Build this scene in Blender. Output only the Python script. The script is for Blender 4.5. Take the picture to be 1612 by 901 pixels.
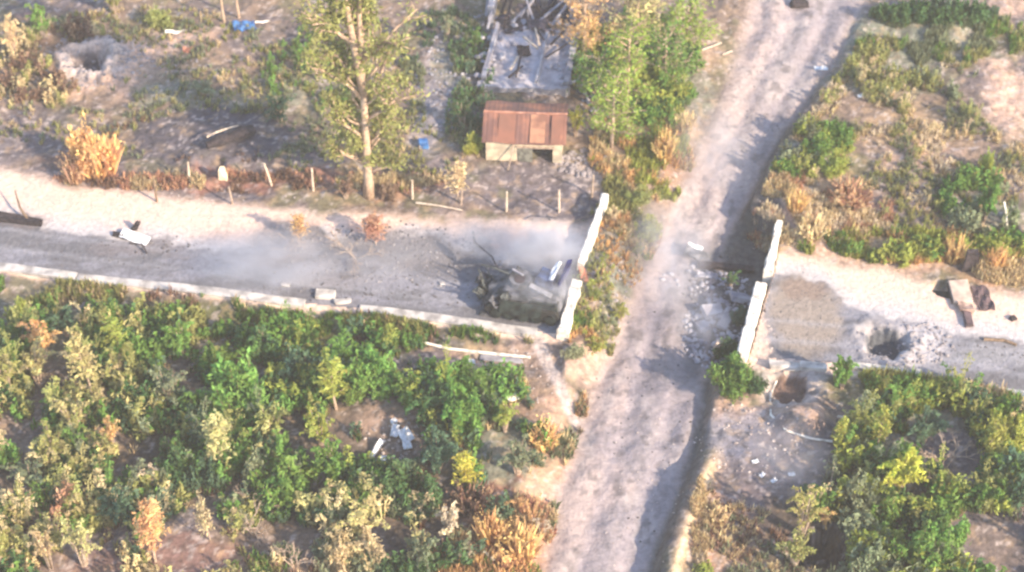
import bpy, bmesh, math, random
import numpy as np
from mathutils import Vector, Matrix, Euler
R = math.radians
for o in list(bpy.data.objects): bpy.data.objects.remove(o)
scene = bpy.context.scene
COL = scene.collection

# ---------------------------------------------------------------- camera
PITCH = 45.0; HFOV = 30.0; DIST = 119.0
CAM = Vector((0, -DIST*math.cos(R(PITCH)), DIST*math.sin(R(PITCH))))
cd = bpy.data.cameras.new('camera'); cam = bpy.data.objects.new('camera', cd); COL.objects.link(cam)
cam.location = CAM; cam.rotation_euler = (R(90-PITCH), 0, 0)
cd.sensor_fit = 'HORIZONTAL'; cd.sensor_width = 36; cd.lens = 18/math.tan(R(HFOV/2)); cd.clip_end = 6000; cd.clip_start = 1
cd.dof.use_dof = True; cd.dof.focus_distance = 60.0; cd.dof.aperture_fstop = 0.46
scene.camera = cam
scene.render.resolution_x = 1024; scene.render.resolution_y = 572
# ---------------------------------------------------------------- light
SUN_EL = 29.0; SUN_AZ = -38.0          # degrees from +X towards +Y
sd = Vector((math.cos(R(SUN_AZ))*math.cos(R(SUN_EL)), math.sin(R(SUN_AZ))*math.cos(R(SUN_EL)), math.sin(R(SUN_EL))))
world = bpy.data.worlds.new('World'); scene.world = world; world.use_nodes = True
wn = world.node_tree; bg = wn.nodes['Background']
sky = wn.nodes.new('ShaderNodeTexSky'); sky.sky_type = 'NISHITA'; sky.sun_disc = False
sky.sun_elevation = R(SUN_EL); sky.sun_rotation = R(90 - SUN_AZ)
wn.links.new(sky.outputs[0], bg.inputs[0]); bg.inputs[1].default_value = 0.135
sl = bpy.data.lights.new('sun', 'SUN'); sun = bpy.data.objects.new('sun', sl); COL.objects.link(sun)
sl.energy = 3.8; sl.angle = R(0.8); sl.color = (1.0, 0.80, 0.57)
sun.rotation_euler = sd.to_track_quat('Z', 'Y').to_euler()
vs = scene.view_settings
vs.view_transform = 'Standard'; vs.look = 'None'; vs.gamma = 1; vs.use_curve_mapping = False; vs.exposure = 1.45
scene.render.engine = 'CYCLES'
scene.cycles.max_bounces = 6; scene.cycles.volume_bounces = 1; scene.cycles.transparent_max_bounces = 6

# ---------------------------------------------------------------- pixel of the photo (1612 wide) -> point of the place
S = DIST*2*math.tan(R(HFOV/2))/1612.0
TX = math.tan(R(HFOV/2))
def G(px, py, z=0.0):
    u = (px-806)/806*TX; v = (450.5-py)/806*TX
    p = R(PITCH)
    d = Vector((u, math.cos(p)+v*math.sin(p), -math.sin(p)+v*math.cos(p)))
    t = (z-CAM.z)/d.z
    return CAM + d*t
def line(pts, z=0.0):
    w = [G(a, b, z) for a, b in pts]
    return np.array([q.x for q in w]), np.array([q.y for q in w])

# ---------------------------------------------------------------- noise
_r = np.random.RandomState(7); TAB = _r.rand(256, 256)
def vn(x, y, s=0):
    x = np.asarray(x, float)+s*17.3; y = np.asarray(y, float)+s*9.7
    xi = np.floor(x).astype(int); yi = np.floor(y).astype(int); fx = x-xi; fy = y-yi
    fx = fx*fx*(3-2*fx); fy = fy*fy*(3-2*fy)
    a = TAB[xi & 255, yi & 255]; b = TAB[(xi+1) & 255, yi & 255]; c = TAB[xi & 255, (yi+1) & 255]; d = TAB[(xi+1) & 255, (yi+1) & 255]
    return (a*(1-fx)+b*fx)*(1-fy)+(c*(1-fx)+d*fx)*fy
def fbm(x, y, s=0, o=4):
    t = 0; a = .5; n = 0
    for k in range(o):
        t = t+a*vn(x*2**k, y*2**k, s+k); n += a; a *= .55
    return t/n
def ss(a, b, x):
    t = np.clip((x-a)/(b-a), 0, 1); return t*t*(3-2*t)

# ---------------------------------------------------------------- the lie of the land
def fy(pts):           # x as a function of world y
    X, Y = line(pts); i = np.argsort(Y); return lambda y: np.interp(y, Y[i], X[i])
def fx(pts):           # y as a function of world x
    X, Y = line(pts); i = np.argsort(X); return lambda x: np.interp(x, X[i], Y[i])
XL = fy([(1195,-10),(1165,100),(1125,200),(1075,290),(1035,380),(990,480),(950,580),(915,680),(885,780),(862,900)])
XR = fy([(1365,-10),(1315,90),(1240,190),(1188,280),(1150,350),(1125,430),(1118,520),(1110,620),(1092,700),(1062,780),(1032,860),(1022,900)])
YW = lambda py: G(806, py).y
DY = ([YW(905), YW(700), YW(600), YW(560), YW(350), YW(250), YW(120), YW(-20)], [.7, .75, 1.0, 1.5, 1.5, .95, .35, .1])
depth = lambda y: np.interp(y, *DY)
WR = fy([(1236,340),(1218,430),(1205,470),(1176,575)])      # line of the right abutment
WL = fy([(958,300),(918,420),(905,450),(884,535)])
KS_L = fx([(-400,380),(0,420),(200,445),(400,470),(600,491),(850,524),(900,530)])     # south edge of the left carriageway
KN_L = fx([(-400,210),(0,262),(100,290),(300,315),(560,335),(800,345),(960,350)])     # north edge of the sand verge
KA_L = fx([(-400,320),(0,345),(70,362),(150,372),(260,386),(380,402),(430,400),(450,352),(500,352),(520,385),(560,392),(600,368),(680,372),(720,396),(790,420),(840,418),(880,408),(960,410)])
KS_R = fx([(1168,562),(1280,572),(1400,583),(1530,603),(1612,624),(1800,660)])
KN_R = fx([(1200,385),(1300,408),(1480,440),(1612,462),(1800,500)])
KA_R = fx([(1200,430),(1300,445),(1330,480),(1370,500),(1440,505),(1500,528),(1560,530),(1612,545),(1800,570)])
def crater(x, y, px, py, r, d, rim, asp=1.0):
    c = G(px, py); q = np.hypot(x-c.x, (y-c.y)*asp)/r
    ang = np.arctan2(y-c.y, x-c.x); q = q*(1+.13*np.sin(ang*3+px)+.08*np.sin(ang*5+py))+(fbm(x*2.2, y*2.2, 19, 3)-.5)*.75
    return -d*(1-ss(.45, 1.0, q)) + rim*np.exp(-((q-1.25)/.28)**2)
def road_mask(x, y):
    l = (x < WL(y)) & (y > KS_L(x)) & (y < KN_L(x))
    r = (x > WR(y)) & (y > KS_R(x)) & (y < KN_R(x))
    return l | r
def H(x, y):
    x = np.asarray(x, float); y = np.asarray(y, float)
    rough = (fbm(x*.22, y*.22, 3)-.5)*.9 + (fbm(x*1.1, y*1.1, 5, 3)-.5)*.28
    l, r, d = XL(y), XR(y), depth(y)
    cross = ss(YW(590), YW(545), y)*ss(YW(320), YW(365), y)
    lw = 2.2+fbm(x*.3, y*.3, 9)*1.2
    rw = .7*(1-cross)+.25*cross
    # right lip: the abutment line where the road meets the cut, the foot of the bank elsewhere
    rr = r*(1-cross)+(WR(y)-.25)*cross
    inside = ss(l-lw, l+.2, x)*(1-ss(rr, rr+rw, x))
    rut = (fbm(x*.9, y*.7, 53, 4)-.5)*.2*inside+.07*np.sin((x-(l+r)/2)*2.6+fbm(x*.2,y*.2,4)*3)*inside
    mound = .45*np.exp(-((x-rr-rw-.5)/.7)**2)*(1-ss(YW(760), YW(660), y))
    roadz = np.minimum(ss(-.9, .2, y-np.where(x < 6, KS_L(x), KS_R(x))-.3), 1-ss(0, 1.4, y-np.where(x < 6, KN_L(x), KN_R(x))))
    roadz = roadz*np.where(x < (l+r)/2, 1-ss(-.2, .8, x-WL(y)), ss(-.6, .1, x-WR(y)))
    z = rough*(1-.8*roadz)*(1-.55*inside)-d*inside+rut+mound
    # flattened farm yard and ditch under the kerb
    z = z - .35*np.exp(-((y-KS_L(x)+2.2)/.9)**2)*(x < WL(y))
    far = ss(60, 120, np.hypot(x, y)); z = z*(1-far)+far*(fbm(x*.02, y*.02, 11)-.5)*6
    z = z+crater(x, y, 1393, 538, 1.45, 1.2, .14)+crater(x, y, 140, 92, 1.5, 1.2, .5)+crater(x, y, 1244, 608, 1.5, .7, .12)
    z = z+1.0*np.exp(-(np.hypot((x-G(1262,665).x)*.72, (y-G(1262,665).y))/1.15)**4)
    z = z+.5*np.exp(-((x-G(1460,40).x)**2/60+(y-G(1460,40).y)**2/3))
    z = z+crater(x, y, 330, 265, 1.2, .5, .15)+crater(x, y, 1485, 455, .9, .5, .05)+crater(x, y, 1585, 365, 1.0, .7, .15)+crater(x, y, 1295, 868, 1.7, 1.8, .1)+crater(x, y, 1400, 838, 1.2, 1.3, .1)
    return z
def Hs(x, y): return float(H(np.array([x]), np.array([y]))[0])
def GP(px, py, dz=0.0):            # the point of the ground seen at that pixel
    z = 0.0
    for _ in range(6):
        p = G(px, py, z); z = .5*z+.5*Hs(p.x, p.y)
    p = G(px, py, z); return Vector((p.x, p.y, Hs(p.x, p.y)+dz))

# ---------------------------------------------------------------- materials
def newmat(name):
    m = bpy.data.materials.new(name); m.use_nodes = True; return m, m.node_tree.nodes, m.node_tree.links, m.node_tree.nodes['Principled BSDF']
def mat(name, c1, c2=None, scale=4.0, rough=.85, bump=.3, metal=0, det=8, pos=(.4, .6)):
    m, n, l, b = newmat(name)
    b.inputs['Roughness'].default_value = rough; b.inputs['Metallic'].default_value = metal; b.inputs['Specular IOR Level'].default_value = .25
    c2 = c2 or tuple(v*.6 for v in c1)
    tc = n.new('ShaderNodeTexCoord'); nz = n.new('ShaderNodeTexNoise'); nz.inputs['Scale'].default_value = scale; nz.inputs['Detail'].default_value = det
    l.new(tc.outputs['Object'], nz.inputs['Vector'])
    rp = n.new('ShaderNodeValToRGB'); rp.color_ramp.elements[0].color = (*c2, 1); rp.color_ramp.elements[1].color = (*c1, 1)
    rp.color_ramp.elements[0].position = pos[0]; rp.color_ramp.elements[1].position = pos[1]
    l.new(nz.outputs['Fac'], rp.inputs[0]); l.new(rp.outputs[0], b.inputs['Base Color'])
    if bump:
        bp = n.new('ShaderNodeBump'); bp.inputs['Strength'].default_value = bump; bp.inputs['Distance'].default_value = .05
        l.new(nz.outputs['Fac'], bp.inputs['Height']); l.new(bp.outputs[0], b.inputs['Normal'])
    return m
def ground_mat(name, bump=.5, sc=3.0, amt=.5):
    m, n, l, b = newmat(name); b.inputs['Roughness'].default_value = .95; b.inputs['Specular IOR Level'].default_value = .1
    a = n.new('ShaderNodeAttribute'); a.attribute_name = 'col'
    tc = n.new('ShaderNodeTexCoord')
    nz = n.new('ShaderNodeTexNoise'); nz.inputs['Scale'].default_value = sc; nz.inputs['Detail'].default_value = 12; nz.inputs['Roughness'].default_value = .7
    vo = n.new('ShaderNodeTexVoronoi'); vo.inputs['Scale'].default_value = sc*1.7
    l.new(tc.outputs['Object'], nz.inputs['Vector']); l.new(tc.outputs['Object'], vo.inputs['Vector'])
    mr = n.new('ShaderNodeMapRange'); mr.inputs[1].default_value = .3; mr.inputs[2].default_value = .7; mr.inputs[3].default_value = 1-amt; mr.inputs[4].default_value = 1+amt*.7
    l.new(nz.outputs['Fac'], mr.inputs[0])
    mx = n.new('ShaderNodeVectorMath'); mx.operation = 'SCALE'; l.new(a.outputs['Color'], mx.inputs[0]); l.new(mr.outputs[0], mx.inputs['Scale'])
    l.new(mx.outputs[0], b.inputs['Base Color'])
    ad = n.new('ShaderNodeMath'); ad.operation = 'MULTIPLY_ADD'; l.new(vo.outputs['Distance'], ad.inputs[0]); ad.inputs[1].default_value = .35; l.new(nz.outputs['Fac'], ad.inputs[2])
    bp = n.new('ShaderNodeBump'); bp.inputs['Strength'].default_value = bump; bp.inputs['Distance'].default_value = .12
    l.new(ad.outputs[0], bp.inputs['Height']); l.new(bp.outputs[0], b.inputs['Normal'])
    return m
def leaf_mat(name, use_attr=False):
    m, n, l, b = newmat(name); b.inputs['Roughness'].default_value = .6; b.inputs['Specular IOR Level'].default_value = .25
    t = n.new('ShaderNodeAttribute'); t.attribute_name = 'tint'
    if use_attr:
        src = n.new('ShaderNodeAttribute'); src.attribute_name = 'col'
    else:
        src = n.new('ShaderNodeObjectInfo')
    hs = n.new('ShaderNodeHueSaturation')
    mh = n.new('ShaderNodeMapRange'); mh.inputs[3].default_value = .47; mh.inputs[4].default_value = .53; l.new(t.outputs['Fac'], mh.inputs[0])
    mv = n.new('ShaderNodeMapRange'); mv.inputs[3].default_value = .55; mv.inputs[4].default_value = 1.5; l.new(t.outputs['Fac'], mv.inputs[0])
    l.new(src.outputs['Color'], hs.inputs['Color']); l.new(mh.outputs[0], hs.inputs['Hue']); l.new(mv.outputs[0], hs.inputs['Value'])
    l.new(hs.outputs[0], b.inputs['Base Color'])
    tr = n.new('ShaderNodeBsdfTranslucent'); l.new(hs.outputs[0], tr.inputs['Color'])
    mx = n.new('ShaderNodeMixShader'); mx.inputs[0].default_value = .35
    l.new(b.outputs[0], mx.inputs[1]); l.new(tr.outputs[0], mx.inputs[2]); l.new(mx.outputs[0], n['Material Output'].inputs['Surface'])
    return m
M = dict(
  ground=ground_mat('earth', .7, 2.2, .5), road=ground_mat('dusty_asphalt', .6, 3.2, .3), track=ground_mat('dirt', .55, 2.6, .27),
  kerb=mat('kerb_concrete', (.54,.51,.49), (.26,.245,.24), 1.3, pos=(.36,.56)), conc=mat('pale_concrete', (.80,.76,.69), (.42,.38,.34), 2.6, bump=.8, pos=(.36,.5)),
  slab=mat('dusty_slab', (.38,.375,.42), (.22,.215,.26), 1.2), burnt=mat('burnt_steel', (.10,.11,.11), (.025,.028,.03), 2.6, .7),
  ash=mat('ash_dusted_steel', (.16,.16,.18), (.02,.024,.028), 1.7, .8, pos=(.38,.62)), green=mat('scorched_green_paint', (.03,.04,.036), (.01,.013,.014), 2.2, .6),
  blue=mat('blue_paint', (.10,.17,.36), (.04,.06,.15), 3, .5), blue2=mat('blue_tarp', (.06,.18,.42), (.03,.09,.25), 3, .5),
  white=mat('white_metal', (.80,.82,.86), (.55,.58,.64), 3, .5), rust=mat('rusty_roof', (.30,.135,.09), (.16,.085,.075), .7, .8, det=10),
  wood=mat('weathered_wood', (.42,.33,.27), (.25,.19,.15), 5), palewood=mat('pale_wood', (.66,.56,.46), (.45,.36,.28), 5),
  dark=mat('charred_wood', (.05,.04,.045), (.018,.015,.02), 5), cream=mat('cream_plaster', (.62,.52,.38), (.36,.31,.24), 1.5),
  inside=mat('dark_interior', (.05,.03,.03), (.03,.02,.02), 3), bark=mat('pale_bark', (.50,.37,.27), (.33,.23,.17), 5, bump=.6),
  stem=mat('brown_stem', (.24,.17,.12), (.13,.09,.06), 6), drystem=mat('dry_stem', (.48,.38,.30), (.30,.22,.17), 6),
  rubble=mat('rubble_stone', (.38,.34,.35), (.17,.155,.17), .9, pos=(.3,.7)), redbrick=mat('broken_brick', (.36,.17,.12), (.25,.10,.07), 3),
  tan=mat('tan_concrete', (.58,.46,.38), (.40,.31,.26), 2), rubber=mat('scorched_rubber', (.03,.03,.03), (.015,.015,.015), 3),
  leaf=leaf_mat('leaves'), weed=leaf_mat('weeds', True))

# ---------------------------------------------------------------- object helpers
def tag(o, label=None, cat=None, group=None, kind=None):
    if label: o['label'] = label
    if cat: o['category'] = cat
    if group: o['group'] = group
    if kind: o['kind'] = kind
    return o
def thing(name, label, cat, loc=(0,0,0), rotz=0, group=None):
    o = bpy.data.objects.new(name, None); COL.objects.link(o); o.location = loc; o.rotation_euler = (0,0,rotz); o.empty_display_size = .3
    return tag(o, label, cat, group)
def link(name, me, parent=None):
    o = bpy.data.objects.new(name, me); COL.objects.link(o)
    if parent: o.parent = parent
    return o
def npmesh(name, V, F, m, smooth=False, cols=None, tint=None):
    """V (n,3); F (k,3|4) int"""
    me = bpy.data.meshes.new(name); V = np.asarray(V, np.float32); F = np.asarray(F, np.int32); k = F.shape[1]
    me.vertices.add(len(V)); me.vertices.foreach_set('co', V.ravel())
    me.loops.add(F.size); me.loops.foreach_set('vertex_index', F.ravel())
    me.polygons.add(len(F)); me.polygons.foreach_set('loop_start', np.arange(0, F.size, k, dtype=np.int32))
    try: me.polygons.foreach_set('loop_total', np.full(len(F), k, np.int32))
    except Exception: pass
    if cols is not None:
        dom = 'POINT' if len(cols) == len(V) else 'FACE'
        a = me.attributes.new('col', 'FLOAT_COLOR', dom); c = np.ones((len(cols), 4), np.float32); c[:, :3] = cols; a.data.foreach_set('color', c.ravel())
    if tint is not None:
        a = me.attributes.new('tint', 'FLOAT', 'FACE'); a.data.foreach_set('value', np.asarray(tint, np.float32))
    me.update(calc_edges=True); me.validate()
    if smooth: me.polygons.foreach_set('use_smooth', np.ones(len(F), bool))
    me.materials.append(m); return me
class MB:
    def __init__(s): s.bm = bmesh.new()
    def box(s, c, size, rot=(0,0,0), jit=0, taper=1.0):
        r = bmesh.ops.create_cube(s.bm, size=1); mt = Matrix.Translation(c) @ Euler(rot).to_matrix().to_4x4()
        for v in r['verts']:
            t = taper if v.co.z > 0 else 1.0
            v.co = Vector((v.co.x*size[0]*t, v.co.y*size[1]*t, v.co.z*size[2]))
            if jit: v.co += Vector([random.uniform(-jit, jit) for _ in range(3)])
            v.co = mt @ v.co
        return s
    def tube(s, pts, rad, n=7):
        pts = [Vector(p) for p in pts]; rings = []
        for i, p in enumerate(pts):
            a = pts[max(0, i-1)]; b = pts[min(len(pts)-1, i+1)]; d = (b-a).normalized()
            u = d.orthogonal().normalized(); w = d.cross(u)
            if rings and abs(d.z) > .2:
                ref = Vector((1,0,0)); u = (ref-d*ref.dot(d)).normalized(); w = d.cross(u)
            elif abs(d.z) > .2:
                ref = Vector((1,0,0)); u = (ref-d*ref.dot(d)).normalized(); w = d.cross(u)
            r = rad[i] if isinstance(rad, (list, tuple)) else rad
            rings.append([s.bm.verts.new(p+(u*math.cos(t)+w*math.sin(t))*r) for t in [k*2*math.pi/n for k in range(n)]])
        for a, b in zip(rings, rings[1:]):
            for k in range(n): s.bm.faces.new((a[k], a[(k+1)%n], b[(k+1)%n], b[k]))
        s.bm.faces.new(rings[0][::-1]); s.bm.faces.new(rings[-1]); return s
    def cyl(s, c, r, h, rot=(0,0,0), n=20, r2=None):
        bmesh.ops.create_cone(s.bm, cap_ends=True, segments=n, radius1=r, radius2=r if r2 is None else r2, depth=h, matrix=Matrix.Translation(c) @ Euler(rot).to_matrix().to_4x4()); return s
    def prism(s, prof, y0, y1):         # profile in x,z
        a = [s.bm.verts.new((x, y0, z)) for x, z in prof]; b = [s.bm.verts.new((x, y1, z)) for x, z in prof]; n = len(prof)
        s.bm.faces.new(a); s.bm.faces.new(b[::-1])
        for k in range(n): s.bm.faces.new((a[k], b[k], b[(k+1)%n], a[(k+1)%n]))
        return s
    def rock(s, c, r, sc=(1,1,.7)):
        q = bmesh.ops.create_icosphere(s.bm, subdivisions=1, radius=r)
        e = Euler([random.uniform(0, 6) for _ in range(3)])
        for v in q['verts']:
            v.co *= random.uniform(.7, 1.25); v.co.rotate(e); v.co = Vector((v.co.x*sc[0], v.co.y*sc[1], v.co.z*sc[2]))+Vector(c)
        return s
    def sheet(s, w, d, nx, ny, amp, t=.02, loc=(0,0,0), rot=(0,0,0)):      # crumpled plate with thickness
        mt = Matrix.Translation(loc) @ Euler(rot).to_matrix().to_4x4(); ph = random.uniform(0, 9); vt = []
        for side in (1, -1):
            vt.append([[s.bm.verts.new(mt @ Vector(((i/nx-.5)*w, (j/ny-.5)*d, amp*math.sin(i*1.7+ph)*math.cos(j*1.3+ph)+amp*random.uniform(-.3,.3)*(side>0)+side*t/2))) for j in range(ny+1)] for i in range(nx+1)])
        for i in range(nx):
            for j in range(ny):
                s.bm.faces.new((vt[0][i][j], vt[0][i+1][j], vt[0][i+1][j+1], vt[0][i][j+1]))
                s.bm.faces.new((vt[1][i][j], vt[1][i][j+1], vt[1][i+1][j+1], vt[1][i+1][j]))
        for i in range(nx):
            s.bm.faces.new((vt[0][i][0], vt[1][i][0], vt[1][i+1][0], vt[0][i+1][0])); s.bm.faces.new((vt[0][i][ny], vt[0][i+1][ny], vt[1][i+1][ny], vt[1][i][ny]))
        for j in range(ny):
            s.bm.faces.new((vt[0][0][j], vt[0][0][j+1], vt[1][0][j+1], vt[1][0][j])); s.bm.faces.new((vt[0][nx][j], vt[1][nx][j], vt[1][nx][j+1], vt[0][nx][j+1]))
        return s
    def mesh(s, name, m, bevel=0, smooth=False):
        bmesh.ops.recalc_face_normals(s.bm, faces=s.bm.faces)
        if bevel: bmesh.ops.bevel(s.bm, geom=list(s.bm.edges), offset=bevel, segments=1, affect='EDGES')
        me = bpy.data.meshes.new(name); s.bm.to_mesh(me); s.bm.free(); me.materials.append(m)
        if smooth:
            for p in me.polygons: p.use_smooth = True
        return me
    def build(s, name, m, parent=None, bevel=0, smooth=False): return link(name, s.mesh(name, m, bevel, smooth), parent)

# ---------------------------------------------------------------- ground colours (soil zone by zone, with shaded gaps painted dark)
EARTH=(.22,.165,.135); PINK=(.52,.36,.285); SAND=(.75,.56,.46); MAUVE=(.15,.13,.145); DARK=(.085,.07,.06); RUST=(.24,.115,.085)
STRAW=(.46,.32,.19); OLIVE=(.16,.15,.085); GREEN=(.10,.14,.06); GREYG=(.20,.215,.17); ASH=(.27,.255,.29); ORANGE=(.44,.25,.15); PALE=(.50,.43,.41)
TRACK=(.31,.275,.29); TRACKP=(.42,.34,.325); ASPH=(.15,.15,.168)
ZONES = [ # px, py, rx, ry, colour, strength
 (300,100,330,120,EARTH,.6),(170,100,120,62,PINK,.9),(150,95,60,38,PALE,.8),(60,60,70,60,ORANGE,.35),(250,60,120,30,PINK,.7),(40,200,90,60,MAUVE,.8),(120,250,70,30,RUST,.6),
 (330,215,160,58,(.10,.09,.105),1),(260,140,60,25,GREYG,.8),(440,160,60,40,GREYG,.7),(330,160,60,20,GREYG,.6),(400,60,80,50,MAUVE,.6),(530,130,60,90,GREYG,.5),
 (380,283,330,20,RUST,.8),(640,290,60,25,RUST,.7),(560,250,70,30,DARK,.6),(500,250,60,20,MAUVE,.9),(690,150,60,110,ASH,.7),(720,90,50,60,GREYG,.6),(670,190,40,60,ASH,.8),
 (740,250,60,30,EARTH,.8),(840,275,90,20,MAUVE,.9),(930,270,60,26,PALE,.7),(800,320,120,16,MAUVE,.9),(900,330,45,30,MAUVE,1),(930,120,60,90,DARK,.7),(1000,150,60,90,OLIVE,.7),
 (1040,210,60,40,STRAW,.9),(1090,140,50,60,GREYG,.6),(1110,80,50,50,PINK,.6),(1060,250,40,60,ORANGE,.5),(985,300,40,60,OLIVE,.8),(950,420,40,80,GREYG,.8),(980,500,50,60,OLIVE,.6),(930,560,60,40,PINK,.7),
 (1420,200,190,160,EARTH,.7),(1430,60,170,45,GREYG,.9),(1480,35,110,16,GREEN,.6),(1400,120,120,50,GREYG,.8),(1590,160,50,90,PINK,1),(1500,90,110,20,GREYG,.8),(1580,15,60,22,PINK,.7),(1340,60,40,60,GREYG,.8),
 (1300,330,110,60,PINK,.9),(1290,300,60,40,STRAW,.6),(1330,330,70,30,RUST,.5),(1420,200,80,50,STRAW,.6),(1470,330,100,50,MAUVE,.9),(1440,250,60,40,PINK,.6),(1450,380,160,22,STRAW,.7),(1250,260,50,50,GREYG,.9),(1320,250,50,40,OLIVE,.8),
 (1300,405,90,26,PINK,.9),(1420,420,80,22,PINK,.8),(1580,430,60,24,ORANGE,.6),(1560,340,70,40,GREYG,.7),
 (1470,610,200,26,OLIVE,.9),(250,700,420,230,EARTH,.7),(250,520,420,60,OLIVE,.8),(500,503,380,34,(.12,.125,.06),.95),(480,700,300,130,DARK,.7),(620,670,80,45,EARTH,1),(620,650,50,25,PINK,.5),(300,600,40,30,MAUVE,.7),
 (85,600,44,24,DARK,.9),(290,605,34,20,DARK,.9),(255,700,34,20,DARK,.9),(20,740,30,26,DARK,.9),(610,850,48,30,MAUVE,.9),(300,870,220,50,MAUVE,.8),(430,870,120,50,EARTH,.9),(250,890,150,30,RUST,.5),(780,570,90,35,PINK,.7),(740,545,60,10,OLIVE,.5),(860,680,50,80,ORANGE,.8),(870,640,40,60,PINK,.6),(820,600,60,50,EARTH,.7),(800,720,60,60,GREYG,.8),(790,840,90,70,ORANGE,.9),(770,780,60,25,RUST,.8),(870,770,40,30,PINK,.6),  # first dark patches paint shade into the gaps between lower left shrubs
 (660,840,60,60,DARK,.8),(1160,640,60,40,PINK,1),(1190,700,70,60,ASH,.9),(1250,740,90,60,MAUVE,1),(1140,840,60,80,ORANGE,.65),(1170,860,50,60,EARTH,.8),(1180,780,50,60,MAUVE,.8),(1260,645,60,30,EARTH,.9),(1262,655,50,22,PINK,.6),
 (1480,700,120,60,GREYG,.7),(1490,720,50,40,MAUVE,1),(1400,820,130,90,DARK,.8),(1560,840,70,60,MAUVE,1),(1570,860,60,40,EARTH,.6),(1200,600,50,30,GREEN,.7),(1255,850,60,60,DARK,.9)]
def ground_col(x, y):
    c = np.empty(x.shape+(3,)); c[:] = EARTH
    n1 = fbm(x*.5, y*.5, 21); n2 = fbm(x*1.9, y*1.9, 31, 3); n3 = fbm(x*.17, y*.17, 41)
    def mixc(c, col, w): return c*(1-w[..., None])+np.array(col)*w[..., None]
    c = mixc(c, MAUVE, ss(.45, .65, n3))
    c = mixc(c, OLIVE, ss(.52, .62, n1)*.7)
    wx = x+(n1-.5)*3.2+(n2-.5)*1.0; wy = y+(fbm(x*.5, y*.5, 51)-.5)*3.2+(n2-.5)*1.0
    for px, py, rx, ry, col, st in ZONES:
        p = G(px, py); q = np.hypot((wx-p.x)/(rx*S), (wy-p.y)/(ry*S*1.42))
        c = mixc(c, col, st*(1-ss(.6, 1.15, q)))
    c = mixc(c, STRAW, ss(.60, .70, n2)*.35)
    c = mixc(c, PALE, ss(.63, .72, fbm(x*3.1, y*3.1, 61, 3))*.55)
    c = mixc(c, DARK, ss(.62, .70, fbm(x*2.3, y*2.3, 71, 3))*.4)
    # sand verges of the road
    wob = (n1-.5)*1.6+(n2-.5)*.9
    vl = (1-ss(-.9, .5, y+wob-KN_L(x)))*ss(-.3, .2, y-KS_L(x)+.5)*(x < WL(y))
    vr = (1-ss(-1.2, .5, y+wob-KN_R(x)))*ss(-.3, .2, y-KS_R(x)+.8)*(x > WR(y))
    c = mixc(c, SAND, np.clip(vl+vr, 0, 1)*.9)
    # banks and bottom of the cut
    l, r = XL(y), XR(y)
    c = mixc(c, TRACKP, ss(-1.2, .3, x-l+wob*.6)*(1-ss(-.3, .8, x-r+wob*.4))*.9)
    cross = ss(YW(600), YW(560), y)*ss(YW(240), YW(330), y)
    c = mixc(c, (.07,.075,.08), ss(-.6, .4, x-r+wob*.5)*(1-ss(0, .3, x-WR(y)+.3))*cross*.8)  # shade at the foot of the right abutment, painted dark
    c = mixc(c, (.10,.095,.09), np.exp(-((x-r-.3+wob*.4)/.62)**2)*.85*(1-cross)*(1-ss(YW(260), YW(120), y)*.8))  # shaded right bank painted as a dark band
    # ridge of dry grass beside the cut
    c = mixc(c, (.62,.46,.30), np.exp(-((x-r-1.5+wob*.15)/.33)**2)*(1-ss(YW(760), YW(690), y)))
    # foot path running up to the road end
    P0, P1 = G(845,530), G(905,650); t = np.clip(((x-P0.x)*(P1.x-P0.x)+(y-P0.y)*(P1.y-P0.y))/((P1-P0).length_squared), 0, 1)
    dd = np.hypot(x-P0.x-t*(P1.x-P0.x), y-P0.y-t*(P1.y-P0.y))+wob*.12
    c = mixc(c, PALE, (1-ss(.2, .5, dd))*.8)
    # craters
    for px, py, rr, col in ((1393,538,1.4,(.12,.13,.15)), (140,92,1.35,(.15,.13,.14)), (1244,604,1.15,(.16,.11,.095))):
        p = G(px, py); q = np.hypot(x-p.x, y-p.y)/rr; c = mixc(c, PALE, (1-ss(1.2, 2.2, q+wob*.2))*.7); c = mixc(c, col, 1-ss(.75, 1.0, q+wob*.1))
    return np.clip(c, .01, .9)
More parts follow.
